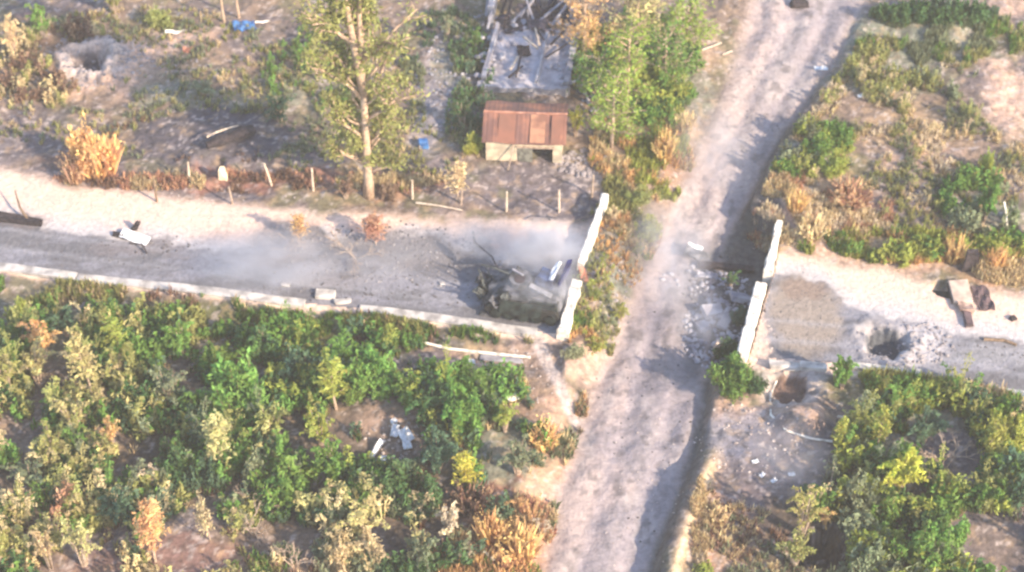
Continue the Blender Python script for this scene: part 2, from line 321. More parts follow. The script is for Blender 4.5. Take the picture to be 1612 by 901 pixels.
def road_col(x, y):
    n1 = fbm(x*.5, y*.5, 21); n2 = fbm(x*2.3, y*2.3, 31, 3); n4 = fbm(x*.25+3, y*.9, 43)
    wob = (n1-.5)*.9+(n2-.5)*.7
    c = np.empty(x.shape+(3,)); c[:] = ASPH
    def mixc(c, col, w): return c*(1-w[..., None])+np.array(col)*w[..., None]
    left = x < G(1060, 430).x
    ka = np.where(left, KA_L(x), KA_R(x)); ks = np.where(left, KS_L(x), KS_R(x))
    c = mixc(c, (.27,.27,.315), ss(.35, .65, n4)*.75)
    c = mixc(c, (.12,.115,.13), ss(.58, .70, n2)*.35)
    c = mixc(c, (.50,.47,.48), ss(-.15, .3, y-ka+wob)*.97)
    c = mixc(c, (.74,.53,.43), ss(.3, 2.4, y-ka+wob)*.85)
    # torn up heap of grey soil in the middle of the left carriageway
    for px, py, rx, ry, col, st in ((620,395,120,42,(.20,.185,.19),.8),(450,380,60,45,(.21,.185,.19),.8),(530,430,110,25,(.24,.23,.25),.7),(585,355,45,16,(.58,.38,.30),.7),(485,345,40,14,(.60,.40,.31),.7),
                        (1265,495,68,66,(.30,.25,.21),.85),(1265,455,45,18,(.24,.18,.15),.7),(1440,540,60,35,(.50,.47,.49),.8),(1190,540,22,50,SAND,.8),(1393,538,60,34,(.40,.37,.38),.7),(830,470,90,50,(.13,.13,.145),.75),
                        (1570,560,80,20,(.27,.27,.29),.5),(480,463,46,10,(.10,.10,.115),.7),(700,432,70,16,(.10,.10,.115),.6),(640,462,40,8,(.12,.12,.13),.6),(250,425,60,8,(.13,.13,.15),.5),(100,405,70,10,(.13,.13,.145),.5),(565,430,30,10,(.11,.10,.10),.6),(215,388,90,12,(.20,.18,.19),.6),(330,395,120,8,(.22,.2,.21),.5),(30,350,50,16,(.18,.16,.17),.8),(755,395,22,22,(.28,.26,.26),.7),(880,385,55,30,(.38,.38,.43),.7)):
        p = G(px, py); q = np.hypot((x-p.x+wob*1.2)/(rx*S), (y-p.y+wob*1.3)/(ry*S*1.42)); c = mixc(c, col, st*(1-ss(.65, 1.1, q)))
    # dirt drifted along the kerb and wheel marks
    c = mixc(c, (.2,.19,.21), (1-ss(.1, .5, y-ks+wob*.3))*.5)
    for off in (1.7, 3.3): c = mixc(c, (.36,.36,.40), np.exp(-((y-ks-off+wob*.3)/.22)**2)*.35)
    p = G(1393, 538); q = np.hypot(x-p.x, y-p.y)/1.4; c = mixc(c, (.10,.11,.13), 1-ss(.7, 1.0, q))
    return c
def track_col(x, y):
    n1 = fbm(x*.45, y*.3, 81); n2 = fbm(x*2.2, y*1.2, 91, 3); l, r = XL(y), XR(y); u = (x-l)/(r-l)
    c = np.empty(x.shape+(3,)); c[:] = TRACK
    def mixc(c, col, w): return c*(1-w[..., None])+np.array(col)*w[..., None]
    c = mixc(c, TRACKP, (1-ss(.1, .55, u+(n1-.5)))*.9)
    c = mixc(c, (.24,.215,.24), ss(.55, .68, n1)*.6)
    c = mixc(c, (.45,.40,.39), ss(.5, .66, fbm(x*.8, y*.4, 95))*.4)
    c = mixc(c, (.18,.165,.18), ss(.60, .70, n2)*.5)
    c = mixc(c, (.14,.125,.13), ss(.66, .74, fbm(x*1.3, y*1.0, 97, 3))*.6)
    c = mixc(c, (.16,.145,.15), ss(.45,.7,fbm(x*.35, y*.25, 98))*ss(YW(560),YW(640),y)*.0)
    for k in (.32, .68): c = mixc(c, (.44,.38,.40), np.exp(-((u-k+(n1-.5)*.12)/.045)**2)*.4)
    cross = ss(YW(610), YW(540), y)*ss(YW(330), YW(380), y); c = mixc(c, (.10,.105,.12), cross*ss(.35, .9, u+(n1-.5)*.4)*.9)  # abutment shade painted over the right side of the track
    return c

# ---------------------------------------------------------------- the ground: one sheet out to the horizon
def axis(a, b, step):
    core = np.arange(a, b, step); g = [step]; 
    while sum(g) < 2500: g.append(g[-1]*1.22)
    e = np.cumsum(g); return np.concatenate([(a-e)[::-1], core, core[-1]+e])
AX = axis(-40, 42, .14); AY = axis(-26, 38, .14)
X, Y = np.meshgrid(AX, AY)
Z = H(X, Y); RM = road_mask(X, Y)
n = len(AX); m_ = len(AY)
idx = np.arange(n*m_).reshape(m_, n)
Fq = np.stack([idx[:-1, :-1], idx[:-1, 1:], idx[1:, 1:], idx[1:, :-1]], -1).reshape(-1, 4)
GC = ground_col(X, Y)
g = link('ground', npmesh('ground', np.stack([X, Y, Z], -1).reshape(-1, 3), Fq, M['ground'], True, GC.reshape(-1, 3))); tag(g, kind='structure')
def sub_sheet(name, mask, colf, dz, m, blend):
    fm = (mask[:-1, :-1] & mask[:-1, 1:] & mask[1:, 1:] & mask[1:, :-1]).reshape(-1)
    F = Fq[fm]; used = np.unique(F); rem = -np.ones(n*m_, int); rem[used] = np.arange(len(used))
    x, y = X.reshape(-1)[used], Y.reshape(-1)[used]; c = colf(x, y); w = blend(x, y)[..., None]; c = c*w+GC.reshape(-1, 3)[used]*(1-w)
    o = link(name, npmesh(name, np.stack([x, y, Z.reshape(-1)[used]+dz], -1), rem[F], m, True, c)); return tag(o, kind='structure')
inx = (np.abs(X) < 60) & (np.abs(Y) < 60)
sub_sheet('road', RM & inx, road_col, .015, M['road'], lambda x, y: 1-ss(-1.4, -.2, y+(fbm(x, y, 2)-.5)*1.5-np.where(x < G(1060,430).x, KN_L(x), KN_R(x))))
def trkblend(x, y):
    wob = (fbm(x*.8, y*.8, 13)-.5)*1.8; return ss(-.1, .9, x-XL(y)+.3+wob)*(1-ss(-.7, .1, x-XR(y)+wob*.4))
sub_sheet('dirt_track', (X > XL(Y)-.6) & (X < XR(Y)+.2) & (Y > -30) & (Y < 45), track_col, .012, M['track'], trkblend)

# ---------------------------------------------------------------- kerbs
def kerb(pts, w=.42, h=.16, name='kerb', label=None):
    b = MB(); P = [G(*p) for p in pts]; rows = []
    L = 0; fine = []
    for a, c in zip(P, P[1:]):
        k = max(1, int((c-a).length/.9))
        for i in range(k): fine.append(a.lerp(c, i/k))
    fine.append(P[-1])
    for i, p in enumerate(fine):
        a = fine[max(0, i-1)]; c = fine[min(len(fine)-1, i+1)]; d = (c-a).normalized(); nn = Vector((-d.y, d.x, 0)); z = Hs(p.x, p.y)
        z = max(z, -.2)
        ww = w*random.uniform(.9, 1.1); hh = h+random.uniform(-.03, .03)
        q0 = p-nn*ww*.5; q1 = p+nn*ww*.5
        rows.append([b.bm.verts.new((q0.x, q0.y, z-.4)), b.bm.verts.new((q0.x, q0.y, z+hh)), b.bm.verts.new((q1.x, q1.y, z+hh)), b.bm.verts.new((q1.x, q1.y, z-.4))])
    for a, c in zip(rows, rows[1:]):
        for k in range(3): b.bm.faces.new((a[k], a[k+1], c[k+1], c[k]))
    b.bm.faces.new(rows[0]); b.bm.faces.new(rows[-1][::-1])
    o = b.build(name, M['kerb']); return tag(o, kind='structure')
random.seed(3)
kerb([(-300,392),(-100,410),(0,421),(120,436)], .62, name='kerb')
kerb([(122,437),(200,446),(400,471),(480,478)], .62, name='kerb')
kerb([(566,488),(640,497),(740,509),(845,523)], .62, name='kerb')
kerb([(1340,577),(1400,582),(1450,588)], .45, name='kerb')
kerb([(1515,603),(1560,612),(1612,623),(1750,650)], .45, name='kerb')

# ---------------------------------------------------------------- abutment walls of the blown bridge
def wall_piece(pts, w, ztop, zbot, label, name='concrete_wall', mtl='conc', rough=.06):
    b = MB(); P = [G(px, py, ztop) for px, py in pts]; fine = []
    for a, c in zip(P, P[1:]):
        k = max(1, int((c-a).length/.45))
        for i in range(k): fine.append(a.lerp(c, i/k))
    fine.append(P[-1]); rows = []
    for i, p in enumerate(fine):
        a = fine[max(0, i-1)]; c = fine[min(len(fine)-1, i+1)]; d = (c-a).normalized(); nn = Vector((-d.y, d.x, 0))
        ww = w/2+random.uniform(-rough, rough); zt = ztop+random.uniform(-rough, rough)*1.5; r = lambda: random.uniform(-rough, rough)
        q = [p-nn*(ww+.02), p-nn*(ww+r()), p-nn*(ww-.06), p+nn*(ww-.06), p+nn*(ww+r()), p+nn*(ww+.02)]
        zz = [zbot, zt-.08, zt, zt+r()*.5, zt-.08, zbot]
        rows.append([b.bm.verts.new((v.x, v.y, zk)) for v, zk in zip(q, zz)])
    for a, c in zip(rows, rows[1:]):
        for k in range(5): b.bm.faces.new((a[k], a[k+1], c[k+1], c[k]))
    b.bm.faces.new(rows[0]); b.bm.faces.new(rows[-1][::-1])
    return tag(b.build(name, M[mtl]), label, 'wall', 'concrete walls at the broken road ends')
random.seed(11)
wall_piece([(953,305),(940,340),(926,380),(913,412)], .46, .85, -.9, 'white concrete wall beside the smoking wreck, upper longer piece')
wall_piece([(908,440),(897,480),(886,520)], .62, .8, -.9, 'white concrete wall below the blue-panelled wreck, lower shorter piece on the left side')
wall_piece([(1227,348),(1219,385),(1210,424)], .5, .55, -1.9, 'white concrete wall on the right road end, upper piece beside orange dry grass')
wall_piece([(1198,446),(1186,490),(1175,530),(1168,562)], .62, .45, -1.9, 'white concrete wall on the right road end, lower piece nearest the green bush')

# ---------------------------------------------------------------- small builders
def place(px, py, dz=0.0): return GP(px, py, dz)
def rubble(name, spots, m, label=None):          # spots: px, py, rx, ry, n, rmin, rmax
    b = MB()
    for px, py, rx, ry, k, r0, r1 in spots:
        c = G(px, py)
        for _ in range(k):
            a = random.uniform(0, 6.28); q = math.sqrt(random.random()); x = c.x+math.cos(a)*q*rx*S; y = c.y+math.sin(a)*q*ry*S*1.42
            r = r0+(r1-r0)*random.random()**2.2; b.rock((x, y, Hs(x, y)+r*.25), r, (1, 1, .65))
    o = b.build(name, m); return tag(o, label, 'rubble', kind='stuff')
random.seed(5)
rubble('rubble', [(140,92,105,60,420,.04,.17),(250,90,90,40,160,.03,.12)], M['rubble'], 'pale broken stones thrown round the upper left crater')
rubble('rubble', [(1420,545,80,36,240,.03,.12),(1458,538,40,30,120,.04,.17),(1395,572,50,10,60,.03,.1)], mat('pale_stones', (.36,.33,.34), (.20,.185,.20), .9), 'pale broken stones round the crater in the right road')
rubble('rubble', [(600,400,160,45,420,.03,.12),(455,395,60,50,180,.03,.13)], mat('grey_clods', (.30,.28,.29), (.18,.165,.17), .9), 'grey clods and stones heaped on the left road')
rubble('rubble', [(1130,500,55,55,330,.05,.22),(1100,415,60,24,90,.05,.2),(1155,440,40,40,160,.05,.2)], M['slab'], 'grey-blue broken concrete lying between the two road ends')
rubble('rubble', [(920,255,50,26,200,.05,.22),(930,430,20,36,160,.05,.2),(960,440,40,50,130,.04,.15)], M['rubble'], 'whitish rubble between the shed and the left concrete wall')
rubble('rubble', [(700,120,50,110,260,.04,.16),(760,60,40,60,160,.04,.16),(930,130,25,60,130,.05,.2)], M['slab'], 'bluish rubble strewn either side of the collapsed building')
rubble('rubble', [(1040,230,60,60,110,.03,.1),(1180,690,80,50,160,.03,.12),(1300,320,120,60,150,.03,.1),(620,690,50,30,120,.03,.12),(1200,510,20,60,60,.03,.1),(1140,250,100,200,160,.02,.07),(980,750,90,150,160,.02,.07),(250,320,250,20,60,.02,.09),(830,440,80,50,160,.04,.13),(800,590,80,50,90,.03,.1)], mat('small_stones', (.56,.48,.44), (.30,.25,.24), .9), 'small stones scattered over dirt, road and track')

rubble('road_grit', [(600,395,170,50,350,.03,.1),(300,400,300,30,220,.02,.08),(700,450,160,36,240,.02,.09),(500,460,120,14,110,.03,.1),(220,388,80,12,70,.03,.12),(1560,565,90,20,90,.02,.08),(1265,500,60,50,120,.02,.07),(1130,420,60,50,150,.04,.16),(1060,600,120,250,260,.02,.08),(1190,200,90,160,160,.02,.07)], mat('dark_grit', (.16,.15,.16), (.07,.065,.07), .9), 'dark grit and broken bits scattered over the roads and the track')
def frag(name, cat, label, px, py, w, d, m, tilt=(.1,.1), rz=0, amp=.06, t=.04, group=None, dz=.08):
    o = MB().sheet(w, d, 5, 4, amp, t).build(name, M[m]); o.location = place(px, py, dz); o.rotation_euler = (tilt[0], tilt[1], rz); return tag(o, label, cat, group)
def slabp(name, cat, label, px, py, size, m, rot=(0,0,0), jit=.05, group=None, dz=0, taper=1):
    o = MB().box((0,0,0), size, (0,0,0), jit, taper).build(name, M[m], bevel=.02); o.location = place(px, py, size[2]*.35+dz); o.rotation_euler = rot; return tag(o, label, cat, group)
def pole(name, cat, label, pts, r, m, group=None, n=7):      # pts: px,py,height above ground
    P = [place(a, b)+Vector((0,0,h)) for a, b, h in pts]; o0 = P[0].copy(); b = MB(); b.tube([p-o0 for p in P], r, n)
    o = b.build(name, M[m]); o.location = o0; return tag(o, label, cat, group)

# ---------------------------------------------------------------- fence posts along the upper verge
FP = [(247,318,2.0,.02,'stem','thin brown fence post nearest the orange bush, before a dark streak in the sand'),(298,283,1.5,.05,'palewood','short pale fence post between orange bush and cream sack'),
      (366,322,1.5,-.06,'wood','brown leaning fence post just below the cream sack'),(428,292,1.9,-.18,'palewood','pale fence post tilted left, right of the cream sack'),
      (493,300,1.9,.02,'palewood','pale fence post standing left of the tall tree'),(649,313,1.6,.03,'palewood','pale fence post right of the tall tree trunk'),
      (797,333,1.7,.02,'palewood','pale fence post below the rusty roofed shed, left one of two'),(880,334,1.9,-.02,'palewood','pale fence post above the wreck, nearest the white wall'),
      (931,310,1.9,.04,'wood','thin brown post left of the white wall top'),(725,322,1.3,.1,'wood','brown short post under the yellow sapling by the fence')]
for px, py, h, lean, m, lab in FP:
    p = place(px, py); b = MB(); b.tube([(0,0,-.2),(lean*.5*h,.01,h*.5),(lean*h,.02,h)], [.085,.075,.06], 7)
    o = b.build('fence_post', M[m]); o.location = p; tag(o, lab, 'fence post', 'fence posts along the sandy verge')
pole('fence_rail', 'rail', 'long pale fallen rail lying beside the fence right of the tall tree', [(655,322,.15),(690,326,.12),(728,333,.1)], [.07,.06,.05], 'palewood')

# ---------------------------------------------------------------- shed with the rusty roof
c0 = place(765, 252); c1 = place(884, 262)
sh = thing('shed', 'small cream shed with rusty red gable roof and dark doorway', 'shed', c0, math.atan2(c1.y-c0.y, c1.x-c0.x))
Lx = (c1-c0).length; Dp = 3.4; hw = 1.9; rh = .75
b = MB()
b.box((Lx*.21, .1, hw/2), (Lx*.42, .2, hw)); b.box((Lx*.94, .1, hw/2), (Lx*.12, .2, hw)); b.box((Lx*.65, .1, hw-.28), (Lx*.459, .198, .56))
b.box((.1, Dp/2+.1, hw/2), (.2, Dp-.2, hw)); b.box((Lx-.1, Dp/2+.1, hw/2), (.2, Dp-.2, hw)); b.box((Lx/2, Dp+.1, hw/2), (Lx, .2, hw))
b.build('wall', M['cream'], sh)
for xx in (.1, Lx-.1):
    gb = MB()
    a = [gb.bm.verts.new((xx+s, yy, zz)) for s in (-.1, .1) for yy, zz in ((0, hw+.002), (Dp+.2, hw+.002), ((Dp+.2)/2, hw+rh-.06))]
    gb.bm.faces.new(a[:3]); gb.bm.faces.new(a[3:][::-1])
    for i in range(3): gb.bm.faces.new((a[i], a[(i+1)%3], a[(i+1)%3+3], a[i+3]))
    gb.build('gable', M['cream'], sh)
for sgn, nm in ((-1, 'front'), (1, 'back')):
    rb = MB(); N = 46; W = Dp/2+.45; rows = []
    for i in range(N+1):
        xx = -.25+(Lx+.5)*i/N; off = .010*math.sin(i*2.4)+.035*math.sin(i*.31)
        y0 = (Dp+.2)/2; rows.append([rb.bm.verts.new((xx, y0+sgn*W*t, hw+rh-t*rh*W/(Dp/2+.1)+off+.06-.05*math.sin(t*3+i*.2)*(t > .1))) for t in (0, .25, .5, .75, 1.0)])
    for a, c in zip(rows, rows[1:]):
        for k in range(4): rb.bm.faces.new((a[k], a[k+1], c[k+1], c[k]))
    r = rb.build('roof', M['rust'], sh); sm = r.modifiers.new('t', 'SOLIDIFY'); sm.thickness = .04
MB().tube([(-.25,(Dp+.2)/2,hw+rh+.07),(Lx*.5,(Dp+.2)/2,hw+rh+.04),(Lx+.25,(Dp+.2)/2,hw+rh+.08)], .07).build('ridge_cap', mat('pale_rust', (.46,.24,.18), (.3,.14,.1), 3), sh)
MB().box((Lx*.65, Dp-.1, .9), (Lx*.45, .06, 1.7)).build('inner_wall', M['inside'], sh)
for xx, ww, cc_ in ((.8,1.1,'rusty'),(2.9,1.0,'tan'),(4.3,.8,'rusty')):
    t0, t1 = .08, .97; y_ = (Dp+.2)/2; q = MB(); W = Dp/2+.45; f_ = lambda t: (y_-W*t, hw+rh-t*rh*W/(Dp/2+.1)+.13)
    a, b_ = f_(t0), f_(t1); v_ = [q.bm.verts.new(p_) for p_ in ((xx,b_[0],b_[1]),(xx+ww,b_[0],b_[1]),(xx+ww,a[0],a[1]),(xx,a[0],a[1]))]; q.bm.faces.new(v_)
    o = q.build('roof_sheet', mat('old_rust', (.38,.20,.13) if cc_ == 'tan' else (.24,.11,.08), (.2,.1,.075), 1.2), sh); m_s = o.modifiers.new('t','SOLIDIFY'); m_s.thickness = .02
MB().box((Lx*.60, 1.2, .65), (Lx*.34, .1, 1.3)).build('partition', M['inside'], sh)
MB().box((Lx*.52, -.03, .65), (Lx*.19, .06, 1.25), (0,0,.0)).build('door', mat('grey_green_door', (.20,.20,.17), (.09,.09,.08), 3), sh)
MB().box((Lx*.65, -.06, hw-.6), (Lx*.5, .12, .1)).build('lintel', M['wood'], sh)
MB().tube([(Lx*.3,-.9,.0),(Lx*.34,-.5,.8),(Lx*.36,-.1,1.5)], .05).build('prop', M['wood'], sh)

# ---------------------------------------------------------------- collapsed building behind the shed: slab floor and fallen roof beams
c = place(835, 100); rb_ = thing('ruined_building', 'collapsed grey building, bare dusty concrete floor behind the shed with fallen beams', 'ruin', c, R(-3))
b = MB(); nx, ny = 16, 14; vt = [[None]*(ny+1) for _ in range(nx+1)]
W_, D_ = 6.0, 6.8
for i in range(nx+1):
    for j in range(ny+1):
        x = (i/nx-.5)*W_+random.uniform(-.06,.06)+(j/ny-.5)*.7; y = (j/ny-.5)*D_+random.uniform(-.06,.06)
        if i in (0, nx): x += random.uniform(-.25, .25)
        if j == ny: y += random.uniform(-.6, .2)
        vt[i][j] = b.bm.verts.new((x, y, .5+.07*math.sin(i*.9+j*.6)+random.uniform(-.02,.02)))
for i in range(nx):
    for j in range(ny): b.bm.faces.new((vt[i][j], vt[i+1][j], vt[i+1][j+1], vt[i][j+1]))
o = b.build('floor_slab', mat('dusty_floor', (.50,.475,.52), (.24,.225,.26), 1.3, det=12, pos=(.35,.62)), rb_); s = o.modifiers.new('t', 'SOLIDIFY'); s.thickness = .9; s.offset = -1
b = MB(); b.box((.8,0,.66), (.22,5.8,.3), (0,0,-.1), .05); b.box((-2.8,.3,.7), (.3,6.2,.5), (0,0,-.1), .08); b.box((2.9,0,.7),(.3,6,.5),(0,0,-.1),.08); b.build('wall_stub', M['slab'], rb_)
b = MB(); b.sheet(.9, 1.0, 4, 4, .1, .06, (-.5,.6,.66), (.1,.1,.2)); b.tube([(-.6,.6,.68),(-.75,-.9,.66),(-.9,-2.4,.68)], .06); b.build('charred_board', M['dark'], rb_)
random.seed(21)
for k in range(13):
    x0 = -2.9+random.uniform(-.8, 4.2); y0 = 2.6+random.uniform(0, 2.2); a = R(random.uniform(50, 115)); L = random.uniform(2.2, 5.0); z1 = random.uniform(.4, 1.8)
    b = MB(); b.box((x0+math.cos(a)*L/2, y0+math.sin(a)*L/2, .6+z1/2), (L, .15, .14), (0, -math.atan2(z1, L), a), .02)
    b.build('roof_beam', M['slab' if k % 3 else 'dark'], rb_)
b = MB()
for k in range(150):
    ex = random.choice((0, 1, 2)); x_ = random.gauss(-2.8, .5) if ex == 0 else (random.gauss(2.7, .6) if ex == 1 else random.uniform(-3, 3)); y_ = random.uniform(-3.2, 3.4) if ex < 2 else random.gauss(3.2, .8)
    b.rock((x_, y_, .62), random.uniform(.06, .3), (1,1,.5))
tag(b.build('broken_masonry', M['slab'], rb_), kind='stuff')
for k in range(7):
    x_, y_ = random.uniform(-2.2, 2.4), random.uniform(-2.2, 3.4); MB().box((x_, y_, .78), (random.uniform(1.2, 2.8), .12, .1), (random.uniform(-.1,.1), random.uniform(-.12,.12), random.uniform(.6, 2.4)), .02).build('fallen_batten', M['palewood' if k % 2 else 'dark'], rb_)
b = MB()
for k in range(16): b.box((random.uniform(-3.2,2.6), random.uniform(3.0,7.5), random.uniform(.2,1.0)), (random.uniform(.5,1.5), random.uniform(.3,.9), .12), (random.uniform(-.6,.6), random.uniform(-.6,.6), random.uniform(0,3)), .06)
b.build('rubble_heap', mat('charred_rubble', (.12,.10,.13), (.04,.035,.045), 1.5), rb_)
MB().box((-2.9,6.5,.9),(.35,5,1.9),(0,0,-.05),.1).build('broken_wall', M['slab'], rb_); MB().box((2.9,6.0,.7),(.35,3.4,1.5),(0,0,-.05),.1).build('broken_wall', M['slab'], rb_)

# ---------------------------------------------------------------- wrecked armoured vehicle with smoke
wc = place(832, 480); wk = thing('armoured_vehicle', 'burnt-out armoured vehicle wreck, hatch open, jammed against the white wall', 'armoured vehicle', wc, R(-11)); wk.scale = (1.0,1.02,1.2)
b = MB(); b.prism([(-2.6,.55),(-2.2,.3),(1.9,.3),(2.2,.7),(1.9,1.45),(-1.2,1.55),(-2.4,1.05)], -1.15, 1.15)
bmesh.ops.triangulate(b.bm, faces=b.bm.faces); bmesh.ops.subdivide_edges(b.bm, edges=b.bm.edges, cuts=3, use_grid_fill=True)
for v_ in b.bm.verts: v_.co += Vector([random.uniform(-.07,.07) for _ in range(3)])
b.build('hull', M['ash'], wk)
b = MB()
for sy in (-1.32, 1.32): b.prism([(-2.5,.65),(-2.1,.15),(1.8,.15),(2.2,.6),(1.9,.95),(-2.1,.95)], sy-.17, sy+.17)
b.build('track', M['rubber'], wk, .03)
for sy in (-1.52, 1.52):
    for k in range(5): MB().cyl((-1.75+k*.85, sy, .42), .32, .16, (R(90),0,0)).build('road_wheel', M['green'], wk)
b = MB(); b.sheet(2.6, .75, 8, 3, .05, .05, (-.2,-1.58,.98), (1.2,.03,.02)); b.build('side_skirt', M['green'], wk)
b = MB(); b.cyl((-.55,.1,1.65), .85, .35, (.06,.04,0), 22, .68); t = b.build('turret', M['ash'], wk, 0)
MB().cyl((-.55,-.05,1.83), .34, .06, (.06,.04,0)).build('hatch_opening', M['inside'], wk)
MB().box((-.75,.35,1.93), (.8,.08,.1), (0,.1,-.4), .02).build('hatch_cover', M['slab'], wk)
MB().tube([(-1.2,.3,1.75),(-2.2,.5,1.9),(-3.1,.75,1.8)], [.08,.06,.05]).build('gun', M['burnt'], wk)
MB().box((.85,-.6,1.64), (1.5,.34,.1), (.05,.12,-.35), .02).build('deck_plank', mat('grey_plank', (.36,.35,.37), (.2,.2,.21), 3), wk)
b = MB(); b.box((1.0,.55,1.7), (1.3,1.35,.55), (.05,.1,-.2), .12, .8); b.build('engine_cover', mat('deep_blue_paint', (.05,.085,.20), (.015,.02,.05), 2.5, .7), wk, .04)
b = MB(); b.sheet(.38, 1.55, 3, 6, .04, .05, (1.45,.75,2.04), (.05,-.35,-.2)); b.build('bent_panel', M['white'], wk)
b = MB(); b.box((1.95,1.0,1.5), (.25,1.9,1.1), (.05,.15,-.15), .1); b.build('rear_plate', mat('dark_blue_plate', (.04,.045,.14), (.02,.02,.06), 3), wk)
b = MB(); b.box((1.2,-1.0,1.1), (1.7,.5,.5), (0,0,-.05), .08); b.build('fender', M['green'], wk, .03)
random.seed(8)
wr = random.Random(12)
for k in range(15):
    x = wr.uniform(-3.1, -2.2) if k < 7 else wr.uniform(-1.9, 2.0); y = wr.uniform(-.9, 1.2) if k < 7 else wr.choice((-1.35, -1.2, -.8, .6, 1.2)); z = wr.uniform(.25, .9) if k < 7 else wr.uniform(.9, 1.45)
    MB().sheet(wr.uniform(.6, 1.3), wr.uniform(.3, .8), 5, 4, .12, .05, (x, y, z), (wr.uniform(-1.2,1.2), wr.uniform(-.9,.9), wr.uniform(0,3))).build('torn_panel', M['burnt' if k % 3 else 'ash'], wk)
for k in range(6):
    x, y = wr.uniform(-3, -2), wr.uniform(-.8, 1.2); MB().tube([(x+.6, y, .5), (x, y+.1, .9), (x-.3, y+wr.uniform(-.4,.4), 1.2+wr.random()*.5)], [.07,.06,.04]).build('bent_bar', M['burnt'], wk)
o = MB().sheet(1.5, .9, 6, 4, .05, .1).build('metal_plate', M['ash']); o.location = place(775, 492, .15); o.rotation_euler = (.05,.03,-.12); tag(o, 'flat grey plate lying on the road left of the wreck', 'metal plate')
o = MB().box((0,0,0),(1.6,.22,.25),(0,0,0),.04).build('burnt_bar', M['burnt']); o.location = place(782, 473, .2); o.rotation_euler = (0,.05,-.05); tag(o, 'dark burnt bar behind the flat plate beside the wreck', 'metal bar')
frag('tin_can', 'debris', 'small white scrap shining on the road below the wreck', 812, 497, .22, .3, 'white', (.4,.3), 0, .03, .08)
# broken tree remains / blast-torn sapling beside the wreck
for pts, r, lab in (([(745,365,0),(748,398,.9),(775,412,.4),(790,440,.1)], [.05,.09,.06,.04], 'dark broken branch arching over pale dust left of the wreck'),
                    ([(865,368,1.2),(860,352,.7),(876,346,.1)], [.06,.05,.05], 'dark bent frame standing on the verge above the wreck')):
    pole('broken_branch', 'branch', lab, pts, r, 'dark')

# ---------------------------------------------------------------- bits on the left road and verge
frag('sheet_metal', 'sheet metal', 'bluish white bent metal sheet lying on the left road', 213, 377, 1.9, .7, 'white', (.2,.1), -.35, .07, .04, dz=.2)
slabp('charred_block', 'debris', 'dark charred post standing behind the bluish white metal sheet', 215, 362, (.3,.25,.9), 'dark', (.2,.5,.2), .06)
slabp('charred_block', 'debris', 'dark charred lump at the left end of the white metal sheet', 188, 372, (.8,.3,.3), 'dark', (0,0,-.2), .08)
pole('charred_stick', 'debris', 'dark bent stick below the white metal sheet on the road', [(205,385,.1),(225,392,.4),(232,401,.1)], .05, 'dark')
slabp('charred_log', 'log', 'dark charred trunk lying across the verge at the left frame edge', 30, 350, (3.2,.5,.45), 'dark', (0,.05,-.17), .12)
pole('charred_stick', 'debris', 'dark forked stick standing up by the charred trunk at left edge', [(45,350,.2),(34,338,.6),(28,318,1.0)], [.12,.08,.04], 'stem')
slabp('sack', 'sack', 'cream sack standing on red earth below the log', 352, 281, (.62,.5,.95), 'palewood', (0,0,.1), .09, None, .12, .7)
bpy.context.scene.collection.objects[-1].data.materials[0] = mat('cream_cloth', (.85,.72,.52), (.62,.50,.36), 3)
pole('fallen_log', 'log', 'pale topped dark fallen log lying in the mauve yard', [(326,236,.35),(345,231,.5),(362,225,.4),(382,218,.5),(400,212,.45)], [.22,.42,.34,.48,.36], 'dark', n=9)
pole('branch', 'branch', 'short pale branch lying on the dark fallen log', [(328,229,.75),(342,226,.95),(364,219,1.0),(378,216,1.0)], [.09,.07,.05,.03], 'palewood')
b = MB(); b.sheet(1.6, 1.0, 8, 6, .18, .03); o = b.build('tarpaulin', M['blue2']); o.location = place(385, 45, .25); o.rotation_euler = (.1,.2,.3); tag(o, 'crumpled blue tarpaulin at the top left beside two thin trunks', 'tarpaulin')
b = MB(); b.box((0,0,.3),(.7,.5,.6),(0,0,.2),.05,.9); o = b.build('blue_container', M['blue2'], bevel=.05); o.location = place(667, 232); tag(o, 'small blue container on the ground right of the tall tree', 'container')
frag('white_scrap', 'debris', 'long white scrap lying on rubble near the upper left crater', 278, 52, 1.6, .35, 'conc', (.1,.1), .1, .05)
frag('white_scrap', 'debris', 'white scrap trailing from the blue tarpaulin', 412, 36, 1.2, .16, 'conc', (.1,.1), .3, .05)
frag('red_scrap', 'debris', 'reddish scrap lying between the blue tarpaulin and the crater', 298, 80, .9, .5, 'redbrick', (.2,.2), .2, .1)
for px, py, lab in ((353, 36, 'thin reddish trunk, left one beside the blue tarpaulin'), (376, 28, 'thin pale trunk, right one beside the blue tarpaulin')):
    pole('dead_tree', 'tree', lab, [(px,py,0),(px-1,py,2.5),(px-4,py,6)], [.11,.09,.06], 'bark')
# broken kerb pieces
for px, py, rz, sz, lab in ((512,466,-.05,(1.2,.6,.3),'pale broken kerb block with a dark hollow, beside the road gap'),(540,476,.2,(1.0,.35,.25),'pale broken kerb block turned askew just right of the hollow one'),(450,450,.0,(.5,.3,.2),'small pale block on the road above the kerb'),(696,448,.2,(.3,.3,.2),'small pale block on the dark road left of the wreck')):
    slabp('kerb_block', 'kerb block', lab, px, py, sz, 'kerb', (.05,.03,rz), .06, 'broken kerb blocks')
